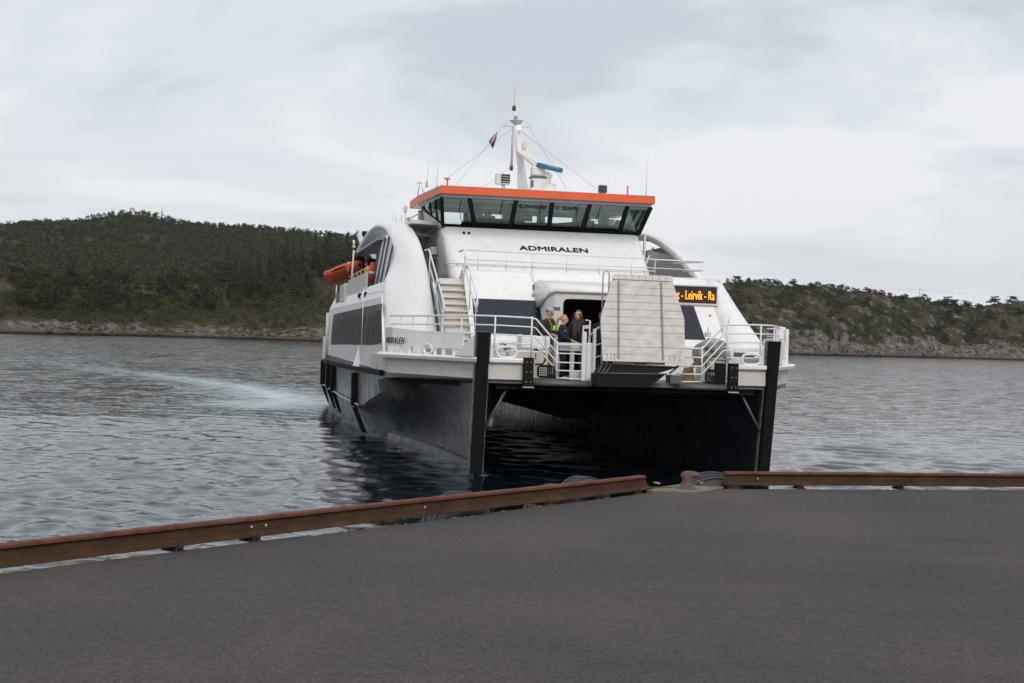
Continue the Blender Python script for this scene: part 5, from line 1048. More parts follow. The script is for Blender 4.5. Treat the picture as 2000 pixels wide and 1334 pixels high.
# ---- bow rails
def bowrail(sg):
    P_ = lambda z: [(sg * 5.45, 5.2, z + .0), (sg * 5.44, 3.98, z), (sg * 3.75, .42, z + .02), (sg * 3.3, .26, z + .02), (sg * 2.50, .22, z), (sg * 2.40, .22, z - .02), (sg * 1.87, .20, z - .60), (sg * 1.82, .20, z - .62), (sg * 1.18, .16, z - .62)]
    posts = [((sg * x_, y_, 2.95), (sg * x_, y_, 3.90)) for y_, x_ in ((3.72, 5.32), (3.2, 5.07), (2.56, 4.76), (1.92, 4.46), (1.13, 4.09))] + [ ((sg * 3.4, .27, 2.93), (sg * 3.4, .27, 3.95)), ((sg * 2.50, .22, 2.95), (sg * 2.50, .22, 3.95)), ((sg * 1.85, .20, 2.42), (sg * 1.85, .20, 3.36))]
    q = MB()
    for i, z in enumerate((3.91, 3.69, 3.47, 3.27, 3.08)):
        pts = P_(z)
        if i >= 2: pts = [(sg * 5.1, 3.2, z)] + pts[2:] if i == 2 else pts[3:]
        if i == 4: pts = pts[:0]
        if pts: q.tube(pts, .023 if i == 0 else .018, 7)
    q.tube([(sg * 1.86, .2, 2.47), (sg * 1.18, .16, 2.45)], .018, 7); q.tube([(sg * 3.4, .26, 3.08), (sg * 2.5, .22, 3.08)], .018, 7)
    for a, b_ in posts: q.tube([a, b_], .022, 7)
    part(q, 'bow_rail', M['rail'])
bowrail(-1); bowrail(1)
handrail('quarter_rail', [[(5.45, 5.2, z), (5.46, 3.98, z), (4.7, 2.3, z)] for z in (3.62, 3.38)], .02, [((5.47, 3.95, 2.9), (5.47, 3.95, 3.95)), ((5.2, 3.4, 2.9), (5.2, 3.4, 3.95)), ((4.9, 2.8, 2.9), (4.9, 2.8, 3.95))], .04)
q = MB(); q.bb(5.42, 5.52, 3.7, 4.2, 2.92, 3.9); part(q, 'corner_post', M['white'], bevel=.02)
# ---- gate and posts left of the ramp
q = MB(); q.bb(-1.24, -1.14, .12, .22, 2.42, 3.62); q.bb(-1.20, -1.05, .16, .18, 3.70, 3.74); q.tube([(-1.22, .17, 3.5), (-1.22, .17, 3.76), (-1.08, .17, 3.76)], .022, 7); part(q, 'gate_post', M['rail'], bevel=.008)
q = MB(); q.bb(-1.10, -.92, .25, .5, 2.42, 3.35); q.bb(-.96, -.90, .10, .24, 2.42, 3.70); part(q, 'gate_post', M['white'], bevel=.015)
q = MB(); q.tube([(-1.03, .30, 2.9), (-1.03, .30, 3.90), (-1.14, .30, 3.90)], .026, 7); q.tube([(-1.05, .3, 3.5), (-.85, .12, 3.74), (-.78, .08, 3.74), (-.76, .06, 3.6), (-.76, .06, 2.7)], .024, 7)
for z in (3.35, 3.05, 2.75): q.tube([(-1.0, .3, z - .1), (-.77, .07, z)], .016, 6)
part(q, 'ramp_gate', M['rail'])
handrail('ramp_gate', [[(-.62, .10, 2.6), (-.62, .10, 3.6), (-.55, .10, 3.75), (-.48, .12, 3.78)], [(-.62, .1, 3.3), (-.45, .12, 3.33)], [(-.62, .1, 3.0), (-.45, .12, 3.03)]], .022)
handrail('ramp_hoop', [[(-.50, 1.2, 3.9), (-.50, 1.2, 5.1), (-.46, 1.2, 5.18), (-.38, 1.2, 5.18), (-.34, 1.2, 5.1), (-.34, 1.2, 4.4)]], .02, m='grey')
q = MB(); q.bb(-1.78, -1.50, .28, .34, 3.14, 3.34); part(q, 'control_box', M['grey'], bevel=.006); q = MB(); q.bb(-1.50, -1.22, .30, .36, 3.14, 3.34); part(q, 'control_box', M['cream'], bevel=.006)
q = MB(); q.bb(-1.48, -1.38, .36, .44, 2.42, 3.3); q.bb(-1.42, -1.14, .36, .7, 2.42, 2.66); part(q, 'gate_pedestal', M['cream'], bevel=.01)
# ---- ramp raised upright
RP = empty('boarding_ramp', (0, 0, 0), 0, F)
zb_, zt_ = 2.92, 5.02
def rx(z):       # outline half widths
    l = np.interp(z, [2.9, 3.95, 5.05], [-.82, -.88, -.53]); r2 = np.interp(z, [2.9, 4.02, 5.05], [1.26, 1.25, .92]); return float(l), float(r2)
def ry(z): return -.30 + (z - 2.9) * .14
NPL = 11; cz = np.linspace(zb_, 4.92, NPL + 1)
for a, b_ in zip(cz[:-1], cz[1:]):
    a2, b2 = a + .003, b_ - .003; l0, r0 = rx(a2); l1, r1 = rx(b2); dy = random.uniform(-.004, .004)
    q = MB(); q.prism([(l0, ry(a2) + dy, a2), (r0, ry(a2) + dy, a2), (r1, ry(b2) + dy, b2), (l1, ry(b2) + dy, b2)], (0, .05, 0)); q.build('ramp_plank', M['alu'], RP, bevel=.004)
q = MB(); l, r2 = rx(4.99); q.prism([(l - .03, ry(4.92) - .03, 4.93), (r2 + .05, ry(4.92) - .03, 4.93), (r2 - .02, ry(5.05) - .03, 5.06), (l + .02, ry(5.05) - .03, 5.06)], (0, .06, 0)); q.build('top_strip', M['alulight'] if 'alulight' in M else M['cream'], RP, bevel=.006)
for xt, xb in ((-.42, -.43), (.66, .69)):
    q = MB(); q.prism([(xb - .022, ry(3.0) - .03, 3.0), (xb + .022, ry(3.0) - .03, 3.0), (xt + .022, ry(4.9) - .03, 4.9), (xt - .022, ry(4.9) - .03, 4.9)], (0, .03, 0)); q.build('batten', M['battn'] if 'battn' in M else M['brown2'] if 'brown2' in M else M['cream'], RP)
q = MB()
for i in range(9):
    for zz in (4.965, 5.02): q.tube([(lerp(-.6, .78, i / 8), ry(5) - .032, zz), (lerp(-.6, .78, i / 8), ry(5) - .04, zz)], .011, 6)
for cx in (-.72, -.62, -.54, .86, .98, 1.12):
    for zz in (3.0, 3.08): q.tube([(cx, ry(3) - .004, zz), (cx, ry(3) - .02, zz)], .012, 6)
q.build('ramp_bolts', M['dkgrey'], RP)
q = MB(); l0, r0 = rx(2.9); 
for zz in np.linspace(3.0, 4.9, 8): l0, r0 = rx(zz); q.bb(l0 + .04, r0 - .04, ry(zz) + .06, ry(zz) + .16, zz - .03, zz + .03)
q.build('ramp_ribs', M['alu'], RP)
# cradle below
q = MB(); q.prism([(-.84, -.18, 2.84), (1.16, -.18, 2.84), (.42, -.42, 2.62), (-1.02, -.42, 2.62)], (0, .3, -.02)); q.build('ramp_cradle', M['black'], RP)
q = MB(); q.prism([(-1.02, -.42, 2.62), (.74, -.42, 2.64), (.30, -.42, 2.30), (-1.0, -.42, 2.30)], (0, .5, 0)); q.build('ramp_cradle', M['black'], RP, bevel=.01)
q = MB(); q.tube([(-.95, -.43, 2.63), (.76, -.43, 2.65)], .014, 6); q.tube([(-.8, -.2, 2.86), (.9, -.2, 2.83)], .016, 6)
for x0, x1 in ((-.86, -.96), (-.74, -.86), (-.62, -.78)): q.tube([(x0 + .06, -.2, 2.86), (x1, -.42, 2.64)], .014, 5)
q.build('cradle_ribs', M['dkgrey'], RP)
q = MB(); q.bb(.95, 1.25, -.1, .3, 2.42, 2.62); q.tube([(.9, -.2, 2.66), (1.15, -.1, 2.85)], .03, 6); q.build('ramp_hinge', M['dkgrey'], RP, bevel=.01)
q = MB(); q.bb(-.5, .8, -.1, -.05, 2.86, 2.93); q.build('hinge_strip', M['cream'], RP)
for x in (.05, .22): q = MB(); q.bb(x, x + .10, -.14, -.10, 2.86, 2.91); q.build('red_tag', M['redlamp'], RP)

# ---- bow deck equipment
def grid_mat(cx, cz, w=.42, h=.28, y=.12):
    t = empty('step_grating', (cx, y, cz), 0, F); q = MB()
    pts = [(w / 2 * math.copysign(abs(math.cos(a)) ** .45, math.cos(a)), 0, h / 2 * math.copysign(abs(math.sin(a)) ** .45, math.sin(a))) for a in np.linspace(0, 2 * math.pi, 33)]
    q.tube(pts, .022, 6, cap=False); q.build('frame', M['black'], t); q = MB()
    for i in range(8): x = lerp(-w / 2, w / 2, (i + .5) / 8); q.bb(x - .008, x + .008, -.01, .01, -h / 2, h / 2)
    for i in range(5): z = lerp(-h / 2, h / 2, (i + .5) / 5); q.bb(-w / 2, w / 2, -.012, .008, z - .008, z + .008)
    q.build('bars', M['black'], t)
grid_mat(-2.13, 2.62); grid_mat(2.14, 2.60)
for sg, cx in ((-1, -2.42), (1, 1.98)):
    q = MB(); pts = [(cx, .3, 3.14), (cx + .16, .3, 3.13), (cx + .28, .3, 3.02), (cx + .30, .3, 2.9), (cx + .24, .3, 2.80), (cx + .05, .3, 2.78)] if sg < 0 else [(cx + .35, .3, 3.12), (cx + .14, .3, 3.10), (cx, .3, 2.92), (cx + .02, .3, 2.80), (cx + .15, .3, 2.76), (cx + .36, .3, 2.76)]
    q.tube(pts, .022, 7); part(q, 'fender_loop', M['black'])
q = MB(); q.bb(-2.95, -1.95, .75, 1.25, 2.42, 3.12); part(q, 'winch_housing', M['cream'], bevel=.04)
q = MB(); q.bb(-2.62, -1.85, 1.0, 1.5, 3.15, 3.48); part(q, 'raft_locker', M['white'], bevel=.05); q = MB(); q.bb(-2.64, -1.83, .98, 1.52, 3.11, 3.15); part(q, 'locker_tray', M['grey'])
q = MB(); q.bb(-2.66, -2.60, .97, 1.02, 2.5, 3.52); part(q, 'locker_strap', M['grey']); q = MB(); q.bb(-2.0, -1.96, .97, 1.0, 3.1, 3.5); part(q, 'locker_strap', M['grey'])
q = MB(); q.bb(-3.45, -2.75, 1.5, 1.9, 2.42, 3.32); part(q, 'deck_bin', M['white'], bevel=.04)
for x in (-3.28, -2.85): q = MB(); q.bb(x - .09, x + .09, 1.48, 1.5, 3.10, 3.20); part(q, 'vent_slot', M['dkgrey'])
q = MB(); q.tube([(-3.05, 1.4, 3.22), (-3.0, 1.4, 3.26), (-2.93, 1.4, 3.23), (-2.9, 1.38, 3.2)], .012, 5); q.sphere((-2.92, 1.4, 3.22), .035, 8, 6); part(q, 'cable', M['black'])
q = MB(); q.bb(-2.28, -2.26, .74, .76, 2.9, 3.05); part(q, 'latch', M['black'])
# covered machine on the right
q = MB(); rows = []
for i in range(9):
    f = i / 8; rows.append([(2.08 + .82 * (0.5 + .5 * math.cos(math.pi * (1 - k / 10))) * 1.0 + (.0), 1.1 + .10 * math.sin(k * 1.7) - .12 * math.sin(math.pi * k / 10) + f * .62, 3.02 + (.56 - .12 * abs(f - .5)) * math.sin(math.pi * k / 10) ** .55) for k in range(11)])
q.grid(rows); q.add(rows[0], [tuple(range(11))]); q.add(rows[-1], [tuple(range(11))]); part(q, 'machine_cover', M['cover'])
q = MB(); q.bb(2.15, 2.82, 1.1, 1.65, 2.42, 3.04); q.bb(2.30, 2.75, .85, 1.1, 2.6, 2.95); part(q, 'machine_base', M['cream'], bevel=.05)
q = MB(); q.prism([(1.98, 1.0, 3.05), (2.30, 1.0, 3.12), (2.22, 1.0, 2.92), (1.94, 1.0, 2.82)], (0, .2, 0)); q.sphere((2.1, 1.05, 3.0), .15, 8, 6, (1.3, .7, .8)); part(q, 'machine_head', M['dkgrey'])
q = MB(); q.prism([(1.30, .8, 2.42), (1.42, .8, 2.42), (2.05, .8, 2.98), (1.95, .8, 3.02)], (0, .08, 0)); part(q, 'lowering_arm', M['brown'])
q = MB(); q.prism([(1.55, .9, 2.42), (1.95, .9, 2.42), (1.85, .9, 2.8), (1.7, .9, 2.8)], (0, .25, 0)); part(q, 'tackle_bag', M['ochre'] if 'ochre' in M else M['brown'])
q = MB(); q.tube([(2.42, .84, 3.4), (2.40, .84, 2.7)], .014, 5); q.tube([(2.76, .84, 2.6), (2.76, .84, 3.28), (2.66, .84, 3.34), (2.38, .84, 3.34)], .016, 5); part(q, 'machine_frame', M['grey'])
q = MB(); q.box((2.35, 1.3, 3.66), (.14, .12, .12)); q.tube([(2.35, 1.3, 3.7), (2.35, 1.3, 3.86)], .02, 6); part(q, 'vent_cap', M['cream'], bevel=.02)
q = MB(); q.bb(3.28, 3.75, 1.6, 1.9, 3.10, 3.22); part(q, 'vent_slot', M['dkgrey'])
q = MB(); q.bb(1.40, 1.52, SP(3.35) - .06, SP(3.35), 3.18, 3.28); part(q, 'deck_light', M['grey'])
q = MB(); q.tube([(2.62, 1.0, 3.7), (2.62, 1.0, 4.15), (2.80, 1.0, 4.15), (2.80, 1.0, 3.9)], .014, 5); part(q, 'hatch_handle', M['rail'])
for x, z in ((3.4, 4.2), (-1.58, 4.15)):
    q = MB(); q.box(slab_pt(x, z, .02), (.05, .03, .03)); part(q, 'wall_stud', M['dkgrey'])
for x in (-2.92, -2.1, -3.3, 3.35, 2.1):
    q = MB(); q.tube([(x, SP(3.3), 3.22), (x, SP(3.3) - .03, 3.22)], .022, 6); part(q, 'wall_stud', M['dkgrey'])

# ---- roof equipment
def at(px, py, y): return U(px, py, y=y)
def antenna(x, y, z0, z1, r=.012, base=True, name='whip_antenna'):
    q = MB(); q.tube([(x, y, z0), (x + .02, y, lerp(z0, z1, .5)), (x + .05, y, z1)], [r * 1.5, r, r * .7], 5); o = part(q, name, M['rail'])
    if base: q = MB(); q.lathe([(0, 0), (.05, 0), (.05, .03), (.025, .05), (.025, .18), (0, .18)], (x, y, z0), 8); q.build('antenna_base', M['orange'], o)
antenna(-3.37, 12.2, 8.10, 9.5); antenna(-3.62, 12.8, 8.3, 9.4, .010); antenna(2.66, 13.4, 8.10, 9.4, .007, False); antenna(3.62, 12.0, 8.12, 9.7)
q = MB(); q.tube([(-3.05, 12.0, 8.1), (-3.05, 12.0, 8.5)], .03, 6); q.lathe([(0, 0), (.1, .02), (.11, .05), (0, .07)], (-3.05, 12, 8.48), 10); part(q, 'gps_antenna', M['orange'])
q = MB(); q.tube([(3.05, 12.2, 8.1), (3.05, 12.2, 8.62)], .03, 6); q.tube([(3.05, 12.2, 8.18), (3.25, 12.2, 8.2)], .05, 8); part(q, 'gps_antenna', M['orange'])
q = MB(); q.tube([(-3.85, 13.4, 8.0), (-3.78, 13.4, 8.5), (-3.6, 13.4, 8.1)], .02, 5); q.tube([(-3.88, 13.4, 8.48), (-3.70, 13.4, 8.48)], .018, 5); part(q, 'antenna_bracket', M['grey'])
def search(cx, y, zc, w, h, dark):
    t = empty('searchlight', (0, 0, 0), 0, F); q = MB()
    if dark: q.bb(cx - w / 2, cx + w / 2, y, y + .16, zc - h / 2, zc + h / 2); q.build('housing', M['dkgrey'], t, bevel=.03)
    else:
        q.bb(cx - w / 2 - .06, cx + w / 2, y, y + .30, zc - h / 2, zc + h / 2); q.build('housing', M['cream'], t, bevel=.03)
        q = MB(); q.bb(cx - w * .26, cx + w * .46, y - .02, y + .01, zc - h * .38, zc + h * .40); lens = q.build('lens', M['ledboard'], t, bevel=.006)
        for r0 in range(3):
            for c0 in range(7): q = MB(); q.bb(cx - w * .2 + c0 * w * .088, cx - w * .14 + c0 * w * .088, y - .026, y - .018, zc + .06 - r0 * .085, zc + .085 - r0 * .085); q.build('lens_cell', M['grey'], lens)
    q = MB()
    if dark:
        for c0 in range(6): q.bb(cx - w * .42 + c0 * w * .16, cx - w * .38 + c0 * w * .16, y - .008, y, zc - h * .4, zc + h * .4)
        for c0 in range(5): q.bb(cx - w * .42, cx + w * .42, y - .008, y, zc - h * .38 + c0 * h * .18, zc - h * .35 + c0 * h * .18)
        q.build('lens_grid', M['black'], t); q = MB()
    q.tube([(cx, y + .12, 8.1), (cx, y + .12, zc - h / 2)], .06, 8); q.build('stand', M['grey'], t)
p = at(985, 349, 11.6); search(p.x, 11.6, p.z, .40, .36, False); p = at(1178, 369, 11.6); search(p.x, 11.6, p.z, .28, .26, True)
# mast: y = 14.5
MY = 14.5
MT = empty('signal_mast', (0, 0, 0), 0, F)
a_ = at(1024, 368, MY); b0 = at(1007, 245, MY); c0 = at(1005, 212, MY); d0 = at(1004, 160, MY)
q = MB(); q.tube([(a_.x, MY, 8.1), (lerp(a_.x, b0.x, .33), MY, lerp(a_.z, b0.z, .33)), (b0.x + .0, MY, b0.z)], [.22, .14, .085], 10); q.tube([(b0.x, MY, b0.z), (c0.x, MY, c0.z)], [.05, .04], 8); q.build('mast_pole', M['white'], MT)
q = MB(); q.lathe([(0, -.02), (.1, -.08), (.22, .02), (.24, .05), (0, .05)], (b0.x + .03, MY, b0.z + .12), 14); q.build('mast_platform', M['grey'], MT)
l_ = at(981, 246, MY); r2_ = at(1037, 248, MY)
q = MB(); q.tube([l_, b0 + Vector((0, 0, -.02)), r2_], .028, 7)
for xx, hgt in ((l_.x + .12, .2), (r2_.x - .08, .17)): q.tube([(xx, MY, l_.z), (xx, MY, l_.z + hgt)], .02, 5); q.tube([(xx - .08, MY, l_.z + hgt), (xx + .08, MY, l_.z + hgt)], .016, 5)
q.tube([(l_.x, MY, l_.z), (l_.x + .28, MY, l_.z + .1)], .012, 5); q.build('yardarm', M['white'], MT)
q = MB(); q.tube([at(1004, 207, MY), at(1004, 216, MY)], .065, 8); q.build('red_light', M['redlamp'], MT)
q = MB(); q.tube([at(1008, 226, MY - .1), at(1008, 232, MY - .1)], .06, 8); q.build('masthead_light', M['grey'], MT)
q = MB(); q.tube([at(1013.5, 246, MY - .16), at(1013.5, 252.5, MY - .16)], .05, 10); q.build('steaming_light', M['lamp'], MT)
q = MB(); q.bb(at(1013, 250, MY).x - .02, at(1013, 250, MY).x + .1, MY - .2, MY, at(1013, 256, MY).z - .02, at(1013, 255, MY).z); q.build('light_bracket', M['white'], MT)
q = MB(); q.tube([at(1002, 248, MY - .2), at(999, 325, MY - .2)], [.03, .045], 8); q.build('lamp_pole', M['grey'], MT)
q = MB(); q.tube([at(999, 324, MY - .2), at(998.5, 333, MY - .2)], .06, 8); q.build('red_light', M['redlamp'], MT)
q = MB(); q.tube([d0, c0], [.006, .012], 5); q.build('whip_antenna', M['grey'], MT)
q = MB()
for A, B in (((980, 248), (890, 363)), ((1002, 250), (868, 352)), ((1035, 250), (1106, 368)), ((1017, 256), (1165, 369)), ((997, 326), (945, 365)), ((1002, 326), (1010, 332))):
    q.tube([at(A[0], A[1], MY), at(B[0], B[1], MY - 1.2)], .007, 4)
q.build('stay_wires', M['grey'], MT)
# flag: hangs from the halyard, a thing of its own
fc = [(974, 258), (958, 275), (953, 281)]
def fpt(px, py, dy=0): p = at(px, py, MY - .55 + dy); return p
FLG = empty('signal_flag', (0, 0, 0)); FLG.location = (SHIP.x, SHIP.y, 0); FLG.rotation_euler = (0, 0, PSI); tag(FLG, 'small dark blue, red and white flag hanging folded from the mast halyard', 'flag')
ed = [(972, 257), (966, 263), (959, 270), (954.5, 277)]; ot = [(971, 259), (969.5, 270), (966, 283), (962.5, 290)]
rows = []
for i in range(4):
    A = Vector(fpt(*ed[i])); B = Vector(fpt(*ot[i])); rows.append([A.lerp(B, f) + Vector((0, .05 * math.sin(f * 5 + i), 0)) for f in np.linspace(0, 1, 9)])
def sub(rows, c0_, c1_, mname, nm):
    q = MB(); q.grid([r_[c0_:c1_ + 1] for r_ in rows]); q.build(nm, M[mname], FLG, solid=.004)
sub(rows, 0, 3, 'flagblue', 'blue_field'); sub(rows, 3, 4, 'flagwhite', 'white_stripe'); sub(rows[:3], 4, 8, 'flagred', 'red_field'); sub(rows[2:], 4, 8, 'flagblue', 'blue_field')
q = MB(); m1 = Vector(fpt(958, 277, -.06)); m2 = Vector(fpt(970, 262, -.06)); q.tube([m1, m2], .018, 5); q.build('white_stripe', M['flagwhite'], FLG)
# radar scanner
RD = empty('radar_scanner', (0, 0, 0), 0, F); RY = 13.2
p = at(1058, 350, RY); q = MB(); q.prism([(-.10, RY - .2, 8.1), (.50, RY - .2, 8.1), (.44, RY - .2, 8.82), (-.04, RY - .2, 8.82)], (0, .45, 0)); q.build('pedestal', M['cream2'], RD, bevel=.03)
q = MB(); q.bb(-.08, .46, RY - .23, RY + .27, 8.82, 8.87); q.build('pedestal_joint', M['dkgrey'], RD); q = MB(); q.bb(-.09, .0, RY - .22, RY - .2, 8.5, 8.72); q.build('pedestal_hatch', M['dkgrey'], RD)
q = MB(); q.bb(-.05, .42, RY - .18, RY + .22, 8.87, 9.22); q.build('gearbox', M['cream2'], RD, bevel=.06)
q = MB(); A = at(1050, 322, RY - .15); B = at(1097, 333, RY - .75); q.tube([A, B], .085, 12); q.build('scanner_bar', M['bluebar'], RD)
d_ = (B - A).normalized(); text_mesh('lettering', 'FURUNO', .12, M['whitel'], RD, frame(A.lerp(B, .40) + Vector((0, -.09, -.03)), d_, (0, 0, 1)), extrude=.003, bold=.003, width=(B - A).length * .42)
q = MB(); A2 = at(1012, 292, RY + .9); q.prism([A2 + Vector((-.05, 0, -.06)), A + Vector((-.05, 0, -.08)), A + Vector((.05, 0, .07)), A2 + Vector((.35, 0, .06)), A2 + Vector((-.05, 0, .03))], (0, .22, 0)); q.build('scanner_arm', M['cream2'], RD, bevel=.015)
q = MB(); q.tube([at(1040, 325, RY), at(1053, 321, RY)], .07, 10); q.box(at(1024, 285, RY + .9), (.14, .12, .22)); q.build('scanner_cap', M['cream'], RD, bevel=.02)
q = MB(); p = at(1070, 343, RY - .1); q.sphere((p.x, RY - .1, p.z), .17, 14, 10, (1, 1, .85)); q.lathe([(.10, -.25), (.12, -.1), (0, -.1)], (p.x, RY - .1, p.z), 10); q.build('satellite_dome', M['white'], RD)
q = MB(); p2 = at(1072, 366, RY - .1); q.lathe([(0, 0), (.34, 0), (.24, .56), (0, .56)], (p.x + .03, RY - .1, 8.08), 14); q.build('dome_base', M['cream2'], RD)
# antennas on the left canopy
for (px, y0, y1) in ((784, 432, 400), (791, 432, 398), (767, 432, 412), (773, 432, 418)):
    A = U(px, y0, x=-4.0); B = U(px, y1, x=-4.0); q = MB(); q.tube([(A.x, A.y, A.z - .1), (A.x, A.y, B.z)], .03 if px in (773,) else .012, 5); part(q, 'whip_antenna', M['rail'])
A = U(792, 408, x=-4.0); q = MB(); q.bb(A.x - .06, A.x + .06, A.y - .06, A.y + .06, A.z - .12, A.z + .1); q.tube([(A.x, A.y, A.z - .1), (A.x, A.y, A.z - .5)], .02, 5); part(q, 'gps_box', M['cream'], bevel=.02)
q = MB(); A = U(797, 428, x=-4.0); B = U(820, 417, x=-3.7); q.tube([A, B], .022, 6); q.sphere(A, .07, 8, 6); q.tube([B, B + Vector((0, 0, -.35))], .02, 6); part(q, 'camera_arm', M['grey'])
# ---- davit
DV = empty('rescue_davit', (0, 0, 0), 0, F)
A = U(700, 450, x=-4.6); q = MB(); K = lambda px, py, x=-4.6, y=26.0: U(px, py, y=y)
q.prism([K(697, 448), K(703, 449), K(711, 468), K(711, 474), K(704, 478), K(698, 462)], (0, .35, 0)); q.build('davit_head', M['cream'], DV, bevel=.02)
q = MB(); q.prism([K(716, 488), K(728, 484), K(748, 512), K(738, 520)], (0, .3, 0)); q.prism([K(705, 470), K(711, 470), K(724, 492), K(716, 494)], (0, .3, 0)); q.build('davit_arm', M['cream'], DV, bevel=.02)
q = MB(); q.tube([K(691, 469), K(691, 480)], .05, 8); q.sphere(K(691, 482), .065, 8, 6); q.build('hook_block', M['cream'], DV)
q = MB(); q.tube([K(690, 486), K(688, 518)], .02, 4); q.tube([K(694, 490), K(700, 517)], .015, 4); q.tube([K(691, 462), K(700, 452)], .03, 4); q.tube([K(692, 498), K(698, 498), K(694, 490)], .015, 4); q.build('fall_wire', M['dkgrey'], DV)
# green side light
p = K(722, 461); q = MB(); q.tube([p + Vector((0, 0, -.07)), p + Vector((0, 0, .07))], .05, 8); SL = part(q, 'side_light', M['greenlamp']); q = MB(); q.bb(p.x - .3, p.x + .35, 26.05, 26.4, p.z - .14, p.z + .2); q.build('light_screen', M['black'], SL)
# side bulwark boxes near the boat
def Kq(px, py, x=-5.25): return U(px, py, x=x)
q = MB(); a, b_, c, d = Kq(690, 542), Kq(713, 528 + 6), Kq(718, 566), Kq(684, 585)
for i in range(6):
    f0, f1 = i / 6 + .02, (i + 1) / 6 - .02; y0, y1 = lerp(24.5, 15.5, f0), lerp(24.5, 15.5, f1)
    q = MB(); q.prism([(-5.27, y0, 4.9), (-5.27, y1, 4.9), (-5.27, y1, 5.55), (-5.27, y0, 5.55)], (.05, 0, 0)); part(q, 'bulwark_slat', M['cream'])
q = MB(); q.bb(-5.4, -4.9, 24.9, 27.6, 4.7, 5.45); part(q, 'side_locker', M['cream'], bevel=.04)
handrail('side_rail', [[(-5.22, 24.5, 5.70), (-5.22, 16.0, 5.72)]], .02, [((-5.22, y, 5.5), (-5.22, y, 5.7)) for y in (17, 18.7, 20.4, 22.2)], .02)
handrail('aft_rail', [[(-5.3, 31.5, 5.6), (-5.3, 27.6, 5.6)], [(-5.3, 31.5, 5.2), (-5.3, 27.6, 5.2)]], .02, [((-5.3, 31.4, 4.4), (-5.3, 31.4, 5.6))], .025)
q = MB(); q.bb(-5.36, -5.2, 28.6, 30.6, 4.55, 5.2); part(q, 'side_locker', M['dkgrey'])
for k, (px, py) in enumerate(((703, 578), (707, 587), (714, 576), (719, 588), (708, 592))):
    p = Kq(px, py, -5.36); q = MB(); q.sphere(p, .085, 8, 6, (1, 2.2, 1.3)); part(q, 'mooring_shackle', M['black'])
# ---- things carried on the ferry, each of its own
LB = empty('rescue_boat', SHIP, PSI); tag(LB, 'orange inflatable rescue boat with a dark stripe hanging on the ferry side', 'rescue boat')
c_ = Vector((-4.98, 26.5, 5.98)); Rz = Matrix.Rotation(R(-50), 4, 'Z')
def bt(x, y, z): v = Rz @ Vector((x * .60, y * .8, z + .25 - .62 * ((1.9 - x) / 3.85) ** 2)); return c_ + v
q = MB(); tp = []
for a in np.linspace(0, 1, 15): tp.append(bt(1.9 - 3.0 * a, .72, .0 + .12 * (1 - a) ** 2)) if a < .999 else None
for a in np.linspace(0, math.pi, 11): tp.append(bt(-1.1 - .85 * math.sin(a), .72 * math.cos(a), .22 * math.sin(a)))
for a in np.linspace(1, 0, 15): tp.append(bt(1.9 - 3.0 * a, -.72, .0))
q.tube(tp, [.08] + [.20] * (len(tp) - 2) + [.08], 12); q.build('buoyancy_tube', M['ribor'], LB)
q = MB(); q.tube([p + (p - c_).normalized() * .185 + Vector((0, 0, -.02)) for p in tp[1:-1]], .045, 6); q.build('rubbing_strip', M['black'], LB)
q = MB(); q.grid([[bt(x, y, z) for y, z in ((-.6, -.05), (-.3, -.22), (0, -.30), (.3, -.22), (.6, -.05))] for x in (1.8, .5, -.8, -1.5)]); q.build('hull', M['ribor'], LB)
q = MB(); q.box(bt(.5, 0, .2), (.6, .5, .6)); q.build('console', M['black'], LB, bevel=.04)
q = MB(); q.box(bt(2.0, 0, -.05), (.4, .5, .7)); q.build('outboard_motor', M['black'], LB, bevel=.08)
q = MB(); q.tube([bt(.9, -.9, .18), bt(.9, -.95, -.18)], .03, 5); q.tube([bt(-.4, .93, .2), bt(-.4, .96, -.2)], .03, 5); q.tube([bt(.3, .93, .2), bt(.3, .96, -.2)], .03, 5); q.build('white_patch', M['whitel'], LB)
PC = empty('life_jacket_pack', SHIP, PSI); tag(PC, 'orange padded roll with a pale band standing beside the canopy post', 'life-saving pack'); A = U(730, 512, y=17.0); B = U(724, 551, y=17.0)
q = MB(); q.tube([A, A.lerp(B, .08), A.lerp(B, .92), B], [.06, .12, .12, .06], 10); q.build('roll', M['ribor'], PC); q = MB(); q.tube([A.lerp(B, .48), A.lerp(B, .60)], .128, 10); q.build('band', M['whitel'], PC)
YC = MB(); A = U(722, 520, y=18.2); B = U(718, 538, y=18.2); YC.tube([A, B], [.1, .15], 8); o = YC.build('yellow_cover', M['yellow']); o.location = SHIP; o.rotation_euler = (0, 0, PSI); tag(o, 'small yellow cover between the rescue boat and the orange padded roll', 'cover')
# ================================================================== HAZE
me = bpy.data.meshes.new('haze'); X0, Y0, Y1, Z0, Z1 = 2750, -700, 2750, -3.6, 150
me.from_pydata([(x, y, z) for z in (Z0, Z1) for x, y in ((-X0, Y0), (X0, Y0), (X0, Y1), (-X0, Y1))], [], [(3, 2, 1, 0), (4, 5, 6, 7), (0, 1, 5, 4), (1, 2, 6, 5), (2, 3, 7, 6), (3, 0, 4, 7)])
hzo = bpy.data.objects.new('haze', me); col.objects.link(hzo); m = bpy.data.materials.new('haze'); m.use_nodes = True; m.node_tree.nodes.clear()
o_ = m.node_tree.nodes.new('ShaderNodeOutputMaterial'); v_ = m.node_tree.nodes.new('ShaderNodeVolumePrincipled'); v_.inputs['Color'].default_value = (0.86, 0.90, 0.97, 1); v_.inputs['Density'].default_value = 0.00004; v_.inputs['Anisotropy'].default_value = 0.0
m.node_tree.links.new(v_.outputs[0], o_.inputs['Volume']); me.materials.append(m); tag(hzo, 'thin pale sea haze lying over the water and hills', 'haze', kind='stuff')
